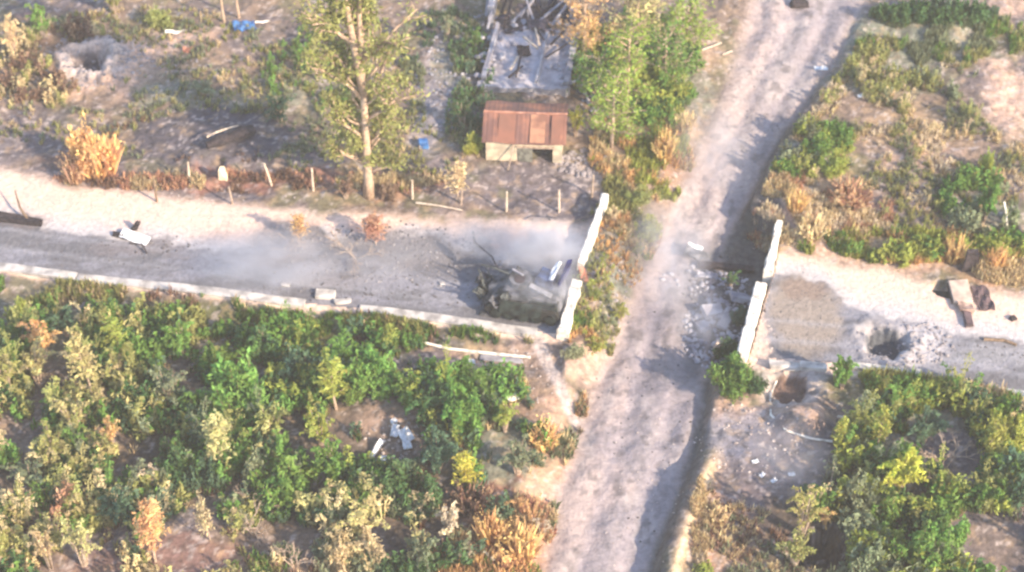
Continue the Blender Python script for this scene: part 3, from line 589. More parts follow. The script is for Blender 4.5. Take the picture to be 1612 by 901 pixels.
# pole below the kerb
pole('pipe', 'pipe', 'long thin white pipe lying below the kerb near the left wall', [(664,543,.25),(705,555,.35),(750,562,.45),(835,569,.35)], .09, 'conc')
slabp('broken_slab', 'slab', 'dark board lying under the long white pipe', 790, 566, (2.6,.5,.12), 'slab', (0,0,-.1), .05)
frag('white_scrap', 'debris', 'small white ring-like scrap below the white pipe', 742, 570, .45, .35, 'white', (.2,.2), 0, .1)
frag('white_scrap', 'debris', 'pale scrap on the weeds right of the dark green bush', 808, 635, .7, .4, 'conc', (.2,.1), .4, .08, dz=.5)
for px, py, w, d, rz, lab in ((593,712,.3,1.3,-.5,'long white scrap, lowest left in the debris patch among green bushes'),(622,683,.45,.8,-.1,'white scrap, uppermost in the debris patch among green bushes'),(639,690,.75,.9,.6,'large white scrap, right side of the debris patch among green bushes'),(606,728,.5,.4,0,'pale scrap under the long white one in the debris patch'),(641,706,.5,.5,.3,'grey-white scrap below the large white one in the debris patch'),(620,668,.4,.3,.5,'small grey scrap at the top of the debris patch')):
    frag('white_scrap', 'debris', lab, px, py, w, d, 'white', (.25,.15), rz, .08, .05, 'white scraps among the green bushes', dz=.3)

# ---------------------------------------------------------------- things in and around the cut
slabp('charred_beam', 'beam', 'dark charred beam lying across the cut towards the right wall', 1143, 423, (3.6,.42,.4), 'dark', (0,.02,-.12), .08)
frag('twisted_plate', 'metal plate', 'grey-blue twisted plate at the left end of the charred beam', 1098, 405, 1.7, .8, 'ash', (.2,.3), -.2, .15, .06, dz=.3)
frag('twisted_plate', 'metal plate', 'small pale plate curled above the grey-blue twisted plate', 1094, 396, 1.0, .3, 'white', (.3,.2), -.3, .08, .05, dz=.45)
frag('twisted_plate', 'metal plate', 'pale grey plate lying lower left of the charred beam', 1112, 436, 1.2, .5, 'slab', (.1,.2), .1, .08, .05, dz=.2)
for px, py, sz, rot, lab in ((1120,492,(1.3,.9,.35),(.2,.3,.4),'grey concrete slab, middle of the rubble between the road ends'),(1140,508,(1.1,.6,.3),(.3,-.2,1),'tilted grey slab lying right of the middle slab in the rubble'),(1165,470,(1.4,.8,.35),(-.2,.4,.2),'grey slab leaning at the foot of the right wall'),(1105,515,(.9,.7,.3),(.1,.2,2),'small grey slab at the lower left of the rubble')):
    slabp('broken_slab', 'slab', lab, px, py, sz, 'slab', rot, .1, 'broken slabs between the road ends')
slabp('broken_slab', 'slab', 'tall pale slab standing on edge below the rubble at the green bush', 1132, 558, (.7,.4,1.5), 'tan', (.15,.1,.2), .12)
pole('hanging_wreckage', 'debris', 'black wreckage hanging in the gap of the right wall', [(1203,432,.6),(1209,446,.7),(1203,460,.5),(1199,478,.2),(1204,492,.1)], [.28,.3,.18,.15,.06], 'dark')
slabp('dark_debris', 'debris', 'dark broken lump stuck in the gap of the left wall', 916, 440, (.5,.9,.5), 'redbrick', (.3,.3,.1), .15)
o = MB().box((0,0,.25),(1.4,.65,.5),(0,0,.1),.1,.8).build('dark_debris', M['dark'], bevel=.05); o.location = place(1258, 10); tag(o, 'black lump on the dirt track at the top edge', 'debris')
frag('white_scrap', 'debris', 'bright white scrap on the right edge of the upper track', 1292, 109, .95, .35, 'white', (.1,.1), .1, .06)
frag('white_scrap', 'debris', 'small white scrap on grass below the yellow shrub, right of the track', 1356, 152, .6, .3, 'white', (.1,.1), .4, .05)
pole('stick', 'stick', 'long pale stick lying left of the upper track', [(1073,96,.15),(1105,84,.3),(1135,72,.25)], .06, 'palewood')
pole('stick', 'stick', 'short pale stick lying near the edge of the upper track', [(1137,88,.1),(1152,83,.15)], .06, 'palewood')

# ---------------------------------------------------------------- right road
p = place(1514, 472); t = thing('concrete_slab', 'tan concrete slab lying across the right sandy verge, with a broken dark foot', 'slab', p, R(2)); t.scale = (.85,.85,1)
b = MB(); b.box((0,.55,.22), (1.45,2.3,.3), (.04,0,0), .06, .95); b.build('upper_block', M['tan'], t, .04)
b = MB(); b.box((.1,-1.0,.2), (1.05,.9,.25), (0,.1,0), .1); b.build('broken_neck', mat('broken_tan', (.42,.30,.25), (.16,.11,.10), 1.6), t)
b = MB(); b.box((-.02,-2.1,.14), (.62,1.5,.22), (0,.03,0), .08, 1.0); b.build('foot', mat('dark_foot', (.13,.09,.10), (.06,.045,.05), 2), t, .03)
b = MB(); b.tube([(-.85,-.5,.15),(-.82,.5,.2),(-.78,1.5,.2)], .06); b.build('side_bar', M['dark'], t)
b = MB(); b.sheet(1.0, 2.0, 6, 9, .12, .06); o = b.build('burnt_plate', mat('brown_burnt_plate', (.13,.09,.10), (.07,.05,.055), 2)); o.location = place(1547, 472, .14); o.rotation_euler = (.05,.0,.12); tag(o, 'dark brown ragged plate lying right of the tan slab', 'metal plate')
b = MB(); b.box((0,0,.8),(.9,.35,1.7),(0,0,0),.12,.8); o = b.build('tree_stump', M['dark']); o.location = place(1527, 425); tag(o, 'dark charred stump behind the tan slab', 'stump')
slabp('grass_block', 'block', 'mossy dark sunken block left of the tan slab', 1484, 468, (1.5,.9,.4), 'green', (0,0,-.1), .12)
slabp('dark_debris', 'debris', 'small dark piece on the sandy right verge near the frame edge', 1594, 503, (.4,.3,.25), 'dark', (0,0,.4), .05)
pole('stick', 'stick', 'white stick leaning beside the dark hollow under the right tree', [(1586,372,.1),(1578,355,1.2),(1574,345,1.5)], .07, 'conc')
pole('roadside_strip', 'kerb block', 'dark strip fallen along the right road edge', [(1548,536,.1),(1580,538,.12),(1600,545,.1)], .1, 'stem')
# pit, pale slabs and mound under the right road
for px, py, sz, rot, lab in ((1238,577,(2.0,.45,.25),(.05,.05,-.05),'white concrete slab with a notch, above the pit on the right'),(1280,580,(1.6,.5,.25),(0,0,-.1),'small white concrete slab, right end above the pit')):
    slabp('broken_slab', 'slab', lab, px, py, sz, 'kerb', rot, .1)
pole('hose', 'hose', 'pale curved hose looping down the left side of the pit mound', [(1222,602,.1),(1212,625,.1),(1213,655,.1),(1238,680,.1),(1275,692,.1),(1310,698,.15)], .07, 'conc')
pole('stick', 'stick', 'short pale stick lying right of the pit mound', [(1317,661,.3),(1340,666,.4),(1362,663,.3)], .07, 'palewood')
pole('stick', 'stick', 'thin pale stick standing in the dark soil under the pit mound', [(1303,785,0),(1308,760,.6),(1314,730,1.2)], .035, 'drystem')
for px, py, rz, lab in ((1189,728,.4,'small white scrap, upper left in the dark soil below the mound'),(1200,749,.9,'small white scrap, left middle in the dark soil below the mound'),(1246,748,.2,'small white scrap, right one in the dark soil below the mound'),(1218,758,.7,'small white scrap, lowest in the dark soil below the mound')):
    frag('white_scrap', 'debris', lab, px, py, .4, .22, 'white', (.2,.1), rz, .04, .05, 'white scraps in the dark soil')

# ---------------------------------------------------------------- plants
rng = np.random.RandomState(42)
def leaves(P, size, up=.3, seed=0, long=2.3, droop=0):
    """P (n,3) centres -> rhombic leaves with random headings"""
    r = np.random.RandomState(seed); k = len(P)
    a = r.rand(k)*2*np.pi; tilt = (r.rand(k)-.3)*1.6
    d = np.stack([np.cos(a)*np.cos(tilt), np.sin(a)*np.cos(tilt), np.sin(tilt)+up], -1); d /= np.linalg.norm(d, axis=1)[:, None]
    q = r.normal(size=(k, 3)); w = np.cross(d, q); w /= np.linalg.norm(w, axis=1)[:, None]
    s = (size*.82*(.5+.9*r.rand(k)))[:, None]
    V = np.stack([P-d*s*long*.5, P+w*s*.5-d*s*.1, P+d*s*long*.5, P-w*s*.5-d*s*.1], 1).reshape(-1, 3)
    return V, np.arange(4*k).reshape(-1, 4)
def stems_mesh(paths, name, m):
    b = MB()
    for p, r in paths: b.tube(p, r, 5)
    return b.mesh(name, m)
def make_bush(seed, h=1.7, w=1.1, lobes=6, per=5, nl=78, ls=.12, up=.5, stem='stem'):
    r = random.Random(seed); paths = []; C = []; T = []
    for q in range(lobes):
        a0 = q*2.4+r.uniform(-.6,.6); rad = w*r.uniform(.15, .95)*(q > 0); lx, ly = math.cos(a0)*rad, math.sin(a0)*rad; lh = h*r.uniform(.5, 1.15)*(1.0 if q else 1.1)*(1-.2*rad/w); tn = r.random()
        for k in range(per):
            a = r.uniform(0, 6.28); sp0 = w*.34*math.sqrt(r.random()); hh = lh*r.uniform(.6, 1.1)
            p0 = Vector((lx*.35, ly*.35, -.1)); p3 = Vector((lx+math.cos(a)*sp0, ly+math.sin(a)*sp0, hh)); p1 = Vector((lx*.9+math.cos(a)*sp0*.4, ly*.9+math.sin(a)*sp0*.4, hh*.45))
            paths.append(([p0, p1, p3], [.026,.018,.008]))
            for j in range(nl):
                t = r.uniform(.22, 1.04); c = p0*(1-t)**2+p1*2*t*(1-t)+p3*t*t; sp = .05+.17*math.sin(min(1, (1.04-t)*1.6)*1.57)
                C.append(c+Vector((r.gauss(0, sp), r.gauss(0, sp), r.gauss(0, sp*.7)))); T.append(min(1, max(0, .4*tn+.35*r.random()+.25*t)))  # tint rises with height: lit tips and shaded base put into leaf colour
    V, F = leaves(np.array(C), ls, up, seed)
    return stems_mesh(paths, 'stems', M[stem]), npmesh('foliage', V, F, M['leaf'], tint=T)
def plume_pts(r, h, w, ns, nl):
    paths = []; C = []; T = []
    for k in range(ns):
        a = r.uniform(0, 6.28); out = w*r.uniform(.25, 1.0); hh = h*r.uniform(.55, 1.1); p0 = Vector((math.cos(a)*.1, math.sin(a)*.1, -.1)); p1 = Vector((math.cos(a)*out*.25, math.sin(a)*out*.25, hh*1.15)); p3 = Vector((math.cos(a)*out, math.sin(a)*out, hh*r.uniform(.72, 1.0)))
        f = lambda t: p0*(1-t)**2+p1*2*t*(1-t)+p3*t*t
        paths.append(([f(0), f(.35), f(.7), f(1)], [.038,.028,.018,.008])); side = Vector((-math.sin(a), math.cos(a), 0)); tn = r.random()
        for j in range(nl):
            t = .3+.72*j/nl; sg = 1 if j % 2 else -1; q = .13*math.sin(min(1, (1.05-t)*1.8)*1.57)*r.uniform(.3, 1.2)
            C.append(f(t)+side*sg*q+Vector((r.gauss(0,.03), r.gauss(0,.03), r.gauss(0,.03)))); T.append(min(1, .35*tn+.3*r.random()+.35*t))  # tint rises along the stem, painting the outer leaves as lit
    return paths, C, T
def make_plume(seed, h=2.2, w=1.0, ns=16, nl=52, ls=.085):
    paths, C, T = plume_pts(random.Random(seed), h, w, ns, nl); V, F = leaves(np.array(C), ls, .2, seed, 2.6)
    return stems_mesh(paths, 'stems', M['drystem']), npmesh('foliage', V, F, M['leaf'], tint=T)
def make_sapling(seed, h=4.2, w=.75, nb=22, nl=34, ls=.13, stem='drystem', low=.3):
    r = random.Random(seed); top = Vector((r.uniform(-.3,.3), r.uniform(-.3,.3), h)); mid = Vector((r.uniform(-.2,.2), r.uniform(-.2,.2), h*.5))
    f = lambda t: mid*2*t*(1-t)+top*t*t
    paths = [([f(0)-Vector((0,0,.2)), f(.25), f(.5), f(.75), f(1)], [.06,.05,.04,.028,.012])]; C = []; T = []
    for k in range(nb):
        t = low+(1-low)*(k+.5)/nb; p = f(t); a = k*2.4+r.uniform(-.4,.4); L = w*(1.15-t*.75)*r.uniform(.6, 1.2)
        e = p+Vector((math.cos(a)*L, math.sin(a)*L, L*r.uniform(.25,.8))); paths.append(([p, p.lerp(e, .5)+Vector((0,0,.03)), e], [.02,.014,.006])); tn = r.random()
        for j in range(nl):
            u = r.uniform(.2, 1.05); s_ = .05+.11*L/w; C.append(p.lerp(e, u)+Vector((r.gauss(0,s_), r.gauss(0,s_), r.gauss(0,s_)))); T.append(min(1, .45*tn+.5*r.random()))
    V, F = leaves(np.array(C), ls, .3, seed)
    return stems_mesh(paths, 'trunk', M[stem]), npmesh('crown', V, F, M['leaf'], tint=T)
def make_reed(seed, h=1.6, w=.7, n=150):
    r = np.random.RandomState(seed); V = []; F = []; T = []
    for k in range(n):
        a = r.rand()*6.28; q = np.sqrt(r.rand())*w*.6; b0 = np.array([np.cos(a)*q, np.sin(a)*q, -.05]); L = h*(.5+.6*r.rand()); out = w*.7*r.rand()
        a2 = a+r.normal()*.8; tip = b0+np.array([np.cos(a2)*out, np.sin(a2)*out, L]); m = b0*.45+tip*.55+np.array([0,0,.12*L]); wd = .022+.02*r.rand(); sd_ = np.array([-np.sin(a2+1), np.cos(a2+1), 0])*wd
        i = len(V); V += [b0-sd_, b0+sd_, m+sd_*1.3, m-sd_*1.3, tip+sd_*.2, tip-sd_*.2]; F += [[i,i+1,i+2,i+3],[i+3,i+2,i+4,i+5]]; t = r.rand(); T += [t, t]
        if k % 3 == 0:
            for j in range(5):
                c = tip*(1-.07*j)+b0*.07*j+r.normal(size=3)*.05; s_ = .05; i = len(V); u = r.normal(size=3); u /= np.linalg.norm(u); v = np.cross(u, r.normal(size=3)); v /= np.linalg.norm(v)
                V += [c-u*s_, c+v*s_*.7, c+u*s_, c-v*s_*.7]; F.append([i,i+1,i+2,i+3]); T.append(min(1, t+.3))
    return None, npmesh('blades', np.array(V), np.array(F), M['leaf'], tint=T)
def make_bare(seed, h=2.2, w=.9):
    r = random.Random(seed); paths = []
    def grow(p, d, L, rad, lv):
        e = p+d*L; m = p.lerp(e, .5)+Vector([r.gauss(0, L*.06) for _ in range(3)]); paths.append(([p, m, e], [rad, rad*.8, rad*.55]))
        if lv:
            for _ in range(3): grow(p.lerp(e, r.uniform(.5, 1)), (d+Vector([r.gauss(0,.55) for _ in range(3)])).normalized(), L*r.uniform(.5,.75), rad*.6, lv-1)
    for _ in range(4): grow(Vector((0,0,-.1)), Vector((r.gauss(0,.4), r.gauss(0,.4), 1)).normalized(), h*.5, .055, 3)
    return stems_mesh(paths, 'branches', M['drystem']), None
PROTO = {'bush': [make_bush(1), make_plume(2, 1.7, 1.1, 20, 54, .09), make_bush(3), make_plume(21, 1.7, 1.1, 22, 50, .095)], 'dense': [make_bush(4, 2.0, 1.25, 9, 5, 84, .12), make_plume(5, 2.0, 1.25, 36, 76, .105), make_bush(6, 2.0, 1.25, 9, 5, 84, .12)], 'sap': [make_sapling(k) for k in (7,8,9)],
         'reed': [make_reed(k) for k in (1,2,3)], 'bare': [make_bare(k) for k in (1,2)], 'thin': [make_plume(k) for k in (14,15,16)]}
UNIT = {'bush': (1.7, 2.3), 'dense': (2.0, 2.6), 'sap': (4.2, 1.7), 'reed': (1.6, 1.3), 'bare': (2.2, 1.8), 'thin': (2.2, 1.9)}
NAME = {'bush': ('shrub', 'shrub'), 'dense': ('shrub', 'shrub'), 'sap': ('sapling', 'sapling'), 'reed': ('grass_clump', 'grass clump'), 'bare': ('bare_shrub', 'bare shrub'), 'thin': ('shrub', 'shrub')}
C_ = {'lg': (.27,.37,.065), 'tt': (.29,.30,.10), 'g': (.145,.25,.055), 'dg': (.08,.15,.055), 'tg': (.09,.155,.09), 'yg': (.33,.36,.08), 'by': (.52,.49,.09), 'ol': (.31,.31,.11), 'po': (.48,.43,.20), 'or': (.64,.41,.20), 'ro': (.52,.30,.20), 'st': (.60,.48,.29), 'cr': (.68,.58,.44), 'gg': (.22,.25,.15), 'br': (.24,.15,.11), 'bg': (.19,.34,.08)}
prs = random.Random(77)
def plant(kind, px, py, h, w, col, label, group=None):
    """px, py: where it stands in the photograph; h, w in metres"""
    vi = prs.randrange(len(PROTO[kind])); st, fo = PROTO[kind][vi]; uh, uw = UNIT[kind]
    if isinstance(px, tuple): p = Vector(px)
    else: p = place(px, py)
    nm, cat = NAME[kind]; t = thing(nm, label, cat, p, prs.uniform(0, 6.28), group)
    t.scale = (w/uw*prs.uniform(.75,1.3), w/uw*prs.uniform(.75,1.3), h/uh*prs.uniform(.9,1.15))
    if st: link('stems' if kind != 'sap' else 'trunk', st, t)
    if fo:
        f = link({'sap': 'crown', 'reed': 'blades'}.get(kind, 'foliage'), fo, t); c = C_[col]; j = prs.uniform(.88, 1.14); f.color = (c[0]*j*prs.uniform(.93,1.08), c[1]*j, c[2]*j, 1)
    return t
GL = 'shrubs and saplings in the overgrown field, lower left'
GRR = 'shrubs and saplings in the overgrown plot, lower right'
GU = 'plants in the yard beyond the road'
GC_ = 'plants between the left wall and the track'
GR2 = 'plants on the rough ground, upper right'
for a in [
 ('sap',147,625,5.8,1.9,'po','tall thin sapling with yellow-orange crown reaching up to the kerb, left',GL),
 ('bush',70,560,2.6,2.4,'or','orange dry shrub left of the tall yellow-orange sapling',GL),
 ('sap',197,570,3.6,1.7,'yg','yellow-green sapling right of the tall yellow-orange sapling',GL),
 ('bush',33,505,1.9,1.8,'yg','yellow-green shrub just below the kerb at the left frame edge',GL),
 ('dense',105,530,1.9,2.2,'tg','blue-green shrub below the kerb between yellow-green shrub and tall sapling',GL),
 ('dense',289,560,2.6,2.8,'g','green shrub below the kerb, right of the yellow-green sapling',GL),
 ('dense',375,640,3.2,3.4,'bg','large bright green shrub in the middle of the left field',GL),
 ('thin',60,600,2.6,2.6,'po','pale olive shrub under the orange one near the left edge',GL),
 ('thin',14,620,2.8,2.0,'ol','olive shrub touching the left frame edge above the bright green one',GL),
 ('thin',122,690,3.0,2.2,'po','pale olive shrub under the foot of the tall yellow-orange sapling',GL),
 ('dense',8,725,2.2,2.0,'bg','bright green shrub cut by the left frame edge',GL),
 ('bush',178,705,2.2,1.9,'or','orange dry shrub in the middle of the left field',GL),
 ('sap',342,735,3.6,2.4,'po','pale yellow sapling under the large bright green shrub',GL),
 ('dense',217,650,2.3,2.5,'dg','dark green shrub left of the large bright green shrub',GL),
 ('bush',268,640,2.4,2.3,'gg','grey-green shrub between the dark green and the large bright green shrub',GL),
 ('dense',284,750,2.4,3.0,'dg','dark green shrub left of the pale yellow sapling',GL),
 ('dense',189,820,2.4,2.6,'tg','blue-green shrub above the orange spindly sapling',GL),
 ('bush',111,805,2.4,2.2,'ro','red-orange dry shrub in the lower left',GL),
 ('sap',245,885,4.6,2.0,'or','orange dry sapling at the bottom left of centre field',GL),
 ('sap',331,850,3.4,1.5,'st','straw-yellow sapling just left of the bare branches',GL),
 ('bush',411,765,2.6,1.9,'gg','grey-green shrub right of the pale yellow sapling',GL),
 ('dense',455,775,3.0,3.0,'g','large green shrub left of the white scraps, lower one',GL),
 ('bare',398,840,2.6,2.2,'st','bare whitish branching shrub in the lower left field',GL),
 ('thin',133,890,3.2,2.0,'po','pale olive shrub at the bottom edge, left of the orange sapling',GL),
 ('thin',80,895,2.6,2.0,'st','straw-coloured shrub at the bottom edge near the corner',GL),
 ('bush',14,890,2.8,1.9,'ol','olive shrub in the bottom left corner',GL),
 ('thin',240,770,2.0,1.5,'cr','cream dry shrub above the orange spindly sapling',GL),
 ('bush',50,770,2.2,2.4,'gg','grey-green shrub between the red-orange shrub and the left edge',GL),
 ('thin',90,730,2.2,2.0,'ol','olive shrub left of the orange shrub in mid field',GL),
 ('dense',475,600,2.5,3.0,'tg','dark blue-green shrub below the kerb in the field centre',GL),
 ('sap',530,645,4.0,2.3,'yg','tall yellow-green sapling below the broken kerb blocks',GL),
 ('dense',592,605,2.4,2.8,'bg','bright green shrub right of the tall yellow-green sapling',GL),
 ('dense',560,620,2.4,2.6,'g','green shrub at the foot of the tall yellow-green sapling',GL),
 ('dense',720,680,3.2,3.6,'g','large dark green shrub below the white pipe',GL),
 ('dense',648,640,2.2,2.8,'g','green shrub left under the start of the white pipe',GL),
 ('dense',680,665,2.6,3.0,'dg','dark green shrub between white scraps and the large shrub below the pipe',GL),
 ('bush',505,700,2.4,2.0,'yg','yellow-green shrub left of the brown debris patch',GL),
 ('dense',525,755,2.4,2.4,'g','green shrub directly left of the long white scrap',GL),
 ('bush',430,695,2.8,2.4,'ol','grey-olive shrub right of the large bright green shrub',GL),
 ('dense',625,775,2.6,3.2,'dg','dark green shrub just below the white scraps',GL),
 ('dense',690,740,2.4,2.6,'tg','dark blue-green shrub left of the bright yellow sapling',GL),
 ('dense',670,800,2.2,2.6,'dg','dark green shrub left below the bright yellow sapling',GL),
 ('sap',738,770,3.3,1.7,'by','bright yellow sapling standing out by the dark green shrubs',GL),
 ('bush',795,680,2.4,1.8,'yg','yellow-green shrub under the pale scrap, right of the large dark shrub',GL),
 ('bush',815,745,2.4,2.2,'gg','grey-green shrub right of the bright yellow sapling',GL),
 ('thin',575,845,2.6,3.0,'po','pale olive spreading shrub below the white scraps',GL),
 ('bush',535,900,2.4,1.8,'st','straw-yellow shrub at the bottom edge left of centre',GL),
 ('bush',665,890,2.4,2.6,'gg','dark grey-green shrub at the bottom edge left of the orange grass',GL),
 ('bush',708,850,2.4,2.2,'cr','cream shrub at the left side of the orange dry grass',GL),
 ('reed',770,850,1.9,2.2,'or','orange dry grass clump, left of two beside the lower track',GL),
 ('reed',820,870,1.8,2.2,'or','orange dry grass clump, right of two beside the lower track',GL),
 ('reed',745,800,1.4,2.0,'br','brown dead clump right under the bright yellow sapling',GL),
 ('reed',855,700,1.4,1.7,'or','orange dry grass beside the track foot path',GL),
 ('bare',410,800,2.2,1.4,'st','bare dry twiggy shrub beside the large green shrub',GL),
 ('bare',465,895,2.2,1.6,'st','bare dry shrub at the bottom edge left of the straw-yellow shrub',GL),
 ('bare',160,600,1.8,1.6,'st','bare thin shrub at the foot of the yellow-green sapling',GL),
 ('dense',420,565,2.2,2.4,'dg','dark green shrub left of the dark blue-green shrub below the kerb',GL),
 ('dense',345,585,2.0,2.0,'g','green shrub right of the green one below the kerb',GL),
 # lower right
 ('dense',1152,605,2.0,3.2,'g','dark green bush at the foot of the lower right wall',GRR),
 ('dense',1188,612,1.1,1.4,'dg','low dark green bush between the lower right wall and the pit',GRR),
 ('dense',1325,612,2.1,2.6,'g','green bush at the kerb right of the pit',GRR),
 ('sap',1318,712,2.6,1.4,'yg','yellow-green sapling just right of the pit mound',GRR),
 ('sap',1378,712,3.4,1.5,'yg','taller yellow-green sapling right of the short pale stick',GRR),
 ('dense',1412,775,2.9,2.6,'by','bright yellow-green bush standing out in the lower right',GRR),
 ('dense',1340,800,3.0,2.4,'gg','grey-green bush left of the bright yellow-green bush',GRR),
 ('dense',1392,840,2.6,2.8,'g','green bush below the bright yellow-green bush',GRR),
 ('thin',1262,840,3.4,2.2,'ol','olive branching bush beside the dark hollow, lower right',GRR),
 ('bush',1296,830,1.6,1.3,'or','orange dry shrub on top of the dark hollow',GRR),
 ('dense',1446,890,3.0,2.6,'g','green bush at the bottom edge in the lower right',GRR),
 ('bush',1500,865,2.8,2.2,'bg','bright green bush right of the one at the bottom edge',GRR),
 ('bush',1362,905,2.4,2.2,'gg','grey-green bush at the bottom edge right of the dark hollow',GRR),
 ('sap',1552,730,3.4,2.0,'yg','yellow sapling near the right edge below the verge',GRR),
 ('dense',1598,780,3.2,3.0,'tg','blue-green bush cut by the right edge',GRR),
 ('dense',1548,800,2.6,2.8,'g','green bush below the yellow sapling near the right edge',GRR),
 ('dense',1452,695,2.0,3.0,'tg','blue-green bush under the verge grass',GRR),
 ('bare',1482,745,2.6,2.0,'st','bare whitish shrub left of the yellow sapling',GRR),
 ('bush',1480,780,1.8,1.8,'ol','olive shrub below the bare whitish shrub',GRR),
 ('bush',1110,905,.9,1.2,'yg','yellow-green shrub on the bottom edge beside the lower track',GRR),
 ('bush',1250,890,2.4,2.0,'ol','olive shrub at the bottom edge left of the dark hollow',GRR),
 ('dense',1590,700,2.4,2.2,'yg','yellow-green bush at the right edge above the blue-green one',GRR),
 ('bush',1610,665,2.0,2.2,'st','straw-yellow bush at the right edge under the kerb',GRR),
 ('bush',1140,560,1.6,1.5,'dg','dark green shrub on the rubble left of the lower right wall',GRR),
 ('bush',1165,505,1.3,1.4,'tg','blue-green shrub at the foot of the lower right wall, in the shade',GRR),
 ('bush',1150,450,1.2,1.4,'dg','dark green shrub under the charred beam in the cut',GRR),
 ('bare',455,395,1.5,1.7,'st','bare blasted twigs on the grey heap, left of two on the road',GU),
 ('bare',560,405,1.3,2.0,'st','bare blasted twigs on the grey heap, right of two on the road',GU),
 ('reed',1130,820,.7,1.2,'st','orange grass on the ridge beside the lower track',GRR),
 # centre
 ('thin',966,352,1.3,1.2,'st','orange and green dry shrub right of the upper left wall',GC_),
 ('bush',1022,378,2.0,1.7,'yg','yellow-green shrub at the track edge, middle',GC_),
 ('bush',1005,405,1.2,1.1,'ol','olive shrub beside the track below the yellow-green one',GC_),
 ('bush',976,506,1.2,1.0,'yg','round yellow-green shrub right of the lower left wall',GC_),
 ('bush',938,555,1.3,1.9,'yg','low yellow-green shrub under the lower left wall',GC_),
 ('bush',905,562,.9,1.4,'gg','low grey-green shrub left of the yellow-green one under the wall',GC_),
 ('reed',935,470,.9,.9,'ol','olive tall grass against the lower left wall',GC_),
 ('reed',1045,245,1.6,1.9,'or','orange dry clump left of the track above the green shrubs',GC_),
 ('reed',1075,205,1.5,1.8,'st','straw clump beside the track, near the sticks',GC_),
 ('bush',1010,320,1.5,1.5,'ol','olive shrub left of the track between orange clump and yellow-green shrub',GC_),
 # upper middle / left
 ('dense',142,270,3.6,3.2,'or','large orange-tan bush above the sandy verge, left',GU),
 ('reed',160,272,2.6,2.4,'or','orange tall dry clump in front of the large orange-tan bush',GU),
 ('reed',120,282,2.0,2.0,'ro','red-orange dry clump at the foot of the large orange-tan bush',GU),
 ('bush',22,90,3.2,2.4,'st','straw-orange bush in the top left corner',GU),
 ('bush',70,60,3.0,2.0,'g','green bush beside the straw-orange one in the top left corner',GU),
 ('bush',442,190,1.6,2.6,'tg','low blue-green bush left of the tall tree',GU),
 ('thin',500,125,2.2,1.4,'yg','dark yellow bush left of the tall tree crown',GU),
 ('bush',320,150,1.0,2.2,'gg','low grey-green bush right of the upper left crater',GU),
 ('bush',545,312,1.5,1.5,'br','brown dead bush at the foot of the tall tree, left',GU),
 ('bush',612,312,1.4,1.4,'br','brown dead bush at the foot of the tall tree, right',GU),
 ('sap',722,318,2.8,1.9,'st','straw-yellow sapling by the fence below the shed',GU),
 ('bush',742,238,1.7,1.8,'yg','yellow-green shrub touching the left wall of the shed',GU),
 ('thin',728,200,2.0,1.7,'dg','dark green bush left of the shed and ruin',GU),
 ('bush',748,80,1.7,1.4,'g','green bush at the upper left of the ruin',GU),
 ('bush',906,215,2.2,1.4,'by','bright yellow-green shrub touching the right side of the shed roof',GU),
 ('thin',705,60,1.5,1.5,'gg','grey-green bush left of the green one near the ruin',GU),
 ('thin',640,60,1.6,1.8,'gg','grey-green bush behind the tall tree crown, right',GU),
 ('sap',470,380,2.2,1.5,'or','orange dry sapling on the sandy verge, left of two',GU),
 ('sap',592,385,2.0,1.8,'ro','orange-pink dry sapling on the sandy verge, right of two',GU),
 ('bush',250,40,1.4,2.4,'ol','olive bush above the upper left crater rubble',GU),
 ('bush',180,20,2.0,2.4,'ol','olive bush at the top edge left of the crater rubble',GU),
 # upper right
 ('bush',1315,275,2.2,2.2,'yg','yellow-green bush right of the track bend',GR2),
 ('bush',1290,245,1.8,1.8,'g','green bush behind the yellow-green one at the track bend',GR2),
 ('dense',1548,350,2.9,2.1,'g','dark green round bush near the right edge',GR2),
 ('bush',1550,275,2.2,1.2,'yg','narrow yellow-green bush behind the dark green round bush',GR2),
 ('bush',1470,408,1.2,2.2,'g','low green bush at the right road verge',GR2),
 ('bush',1425,412,1.1,1.8,'yg','low yellow-green bush left of the green one at the right verge',GR2),
 ('bush',1355,135,2.0,1.6,'st','straw-yellow shrub right of the bright white scrap',GR2),
 ('bush',1600,385,1.3,1.6,'g','low green bush at the right edge above the verge',GR2),
 ('reed',1500,410,1.6,1.4,'or','orange dry clump left of the charred stump',GR2),
 ('reed',1565,420,1.6,1.8,'or','orange dry clump right of the charred stump',GR2),
 ('reed',1252,330,1.4,1.8,'or','orange dry clump above the upper right wall',GR2),
 ('reed',1335,320,1.4,2.4,'ro','red-brown dry clump on the slope above the right road',GR2),
 ('reed',1275,370,1.2,2.0,'st','straw clump right of the upper right wall',GR2),
]: plant(*a)

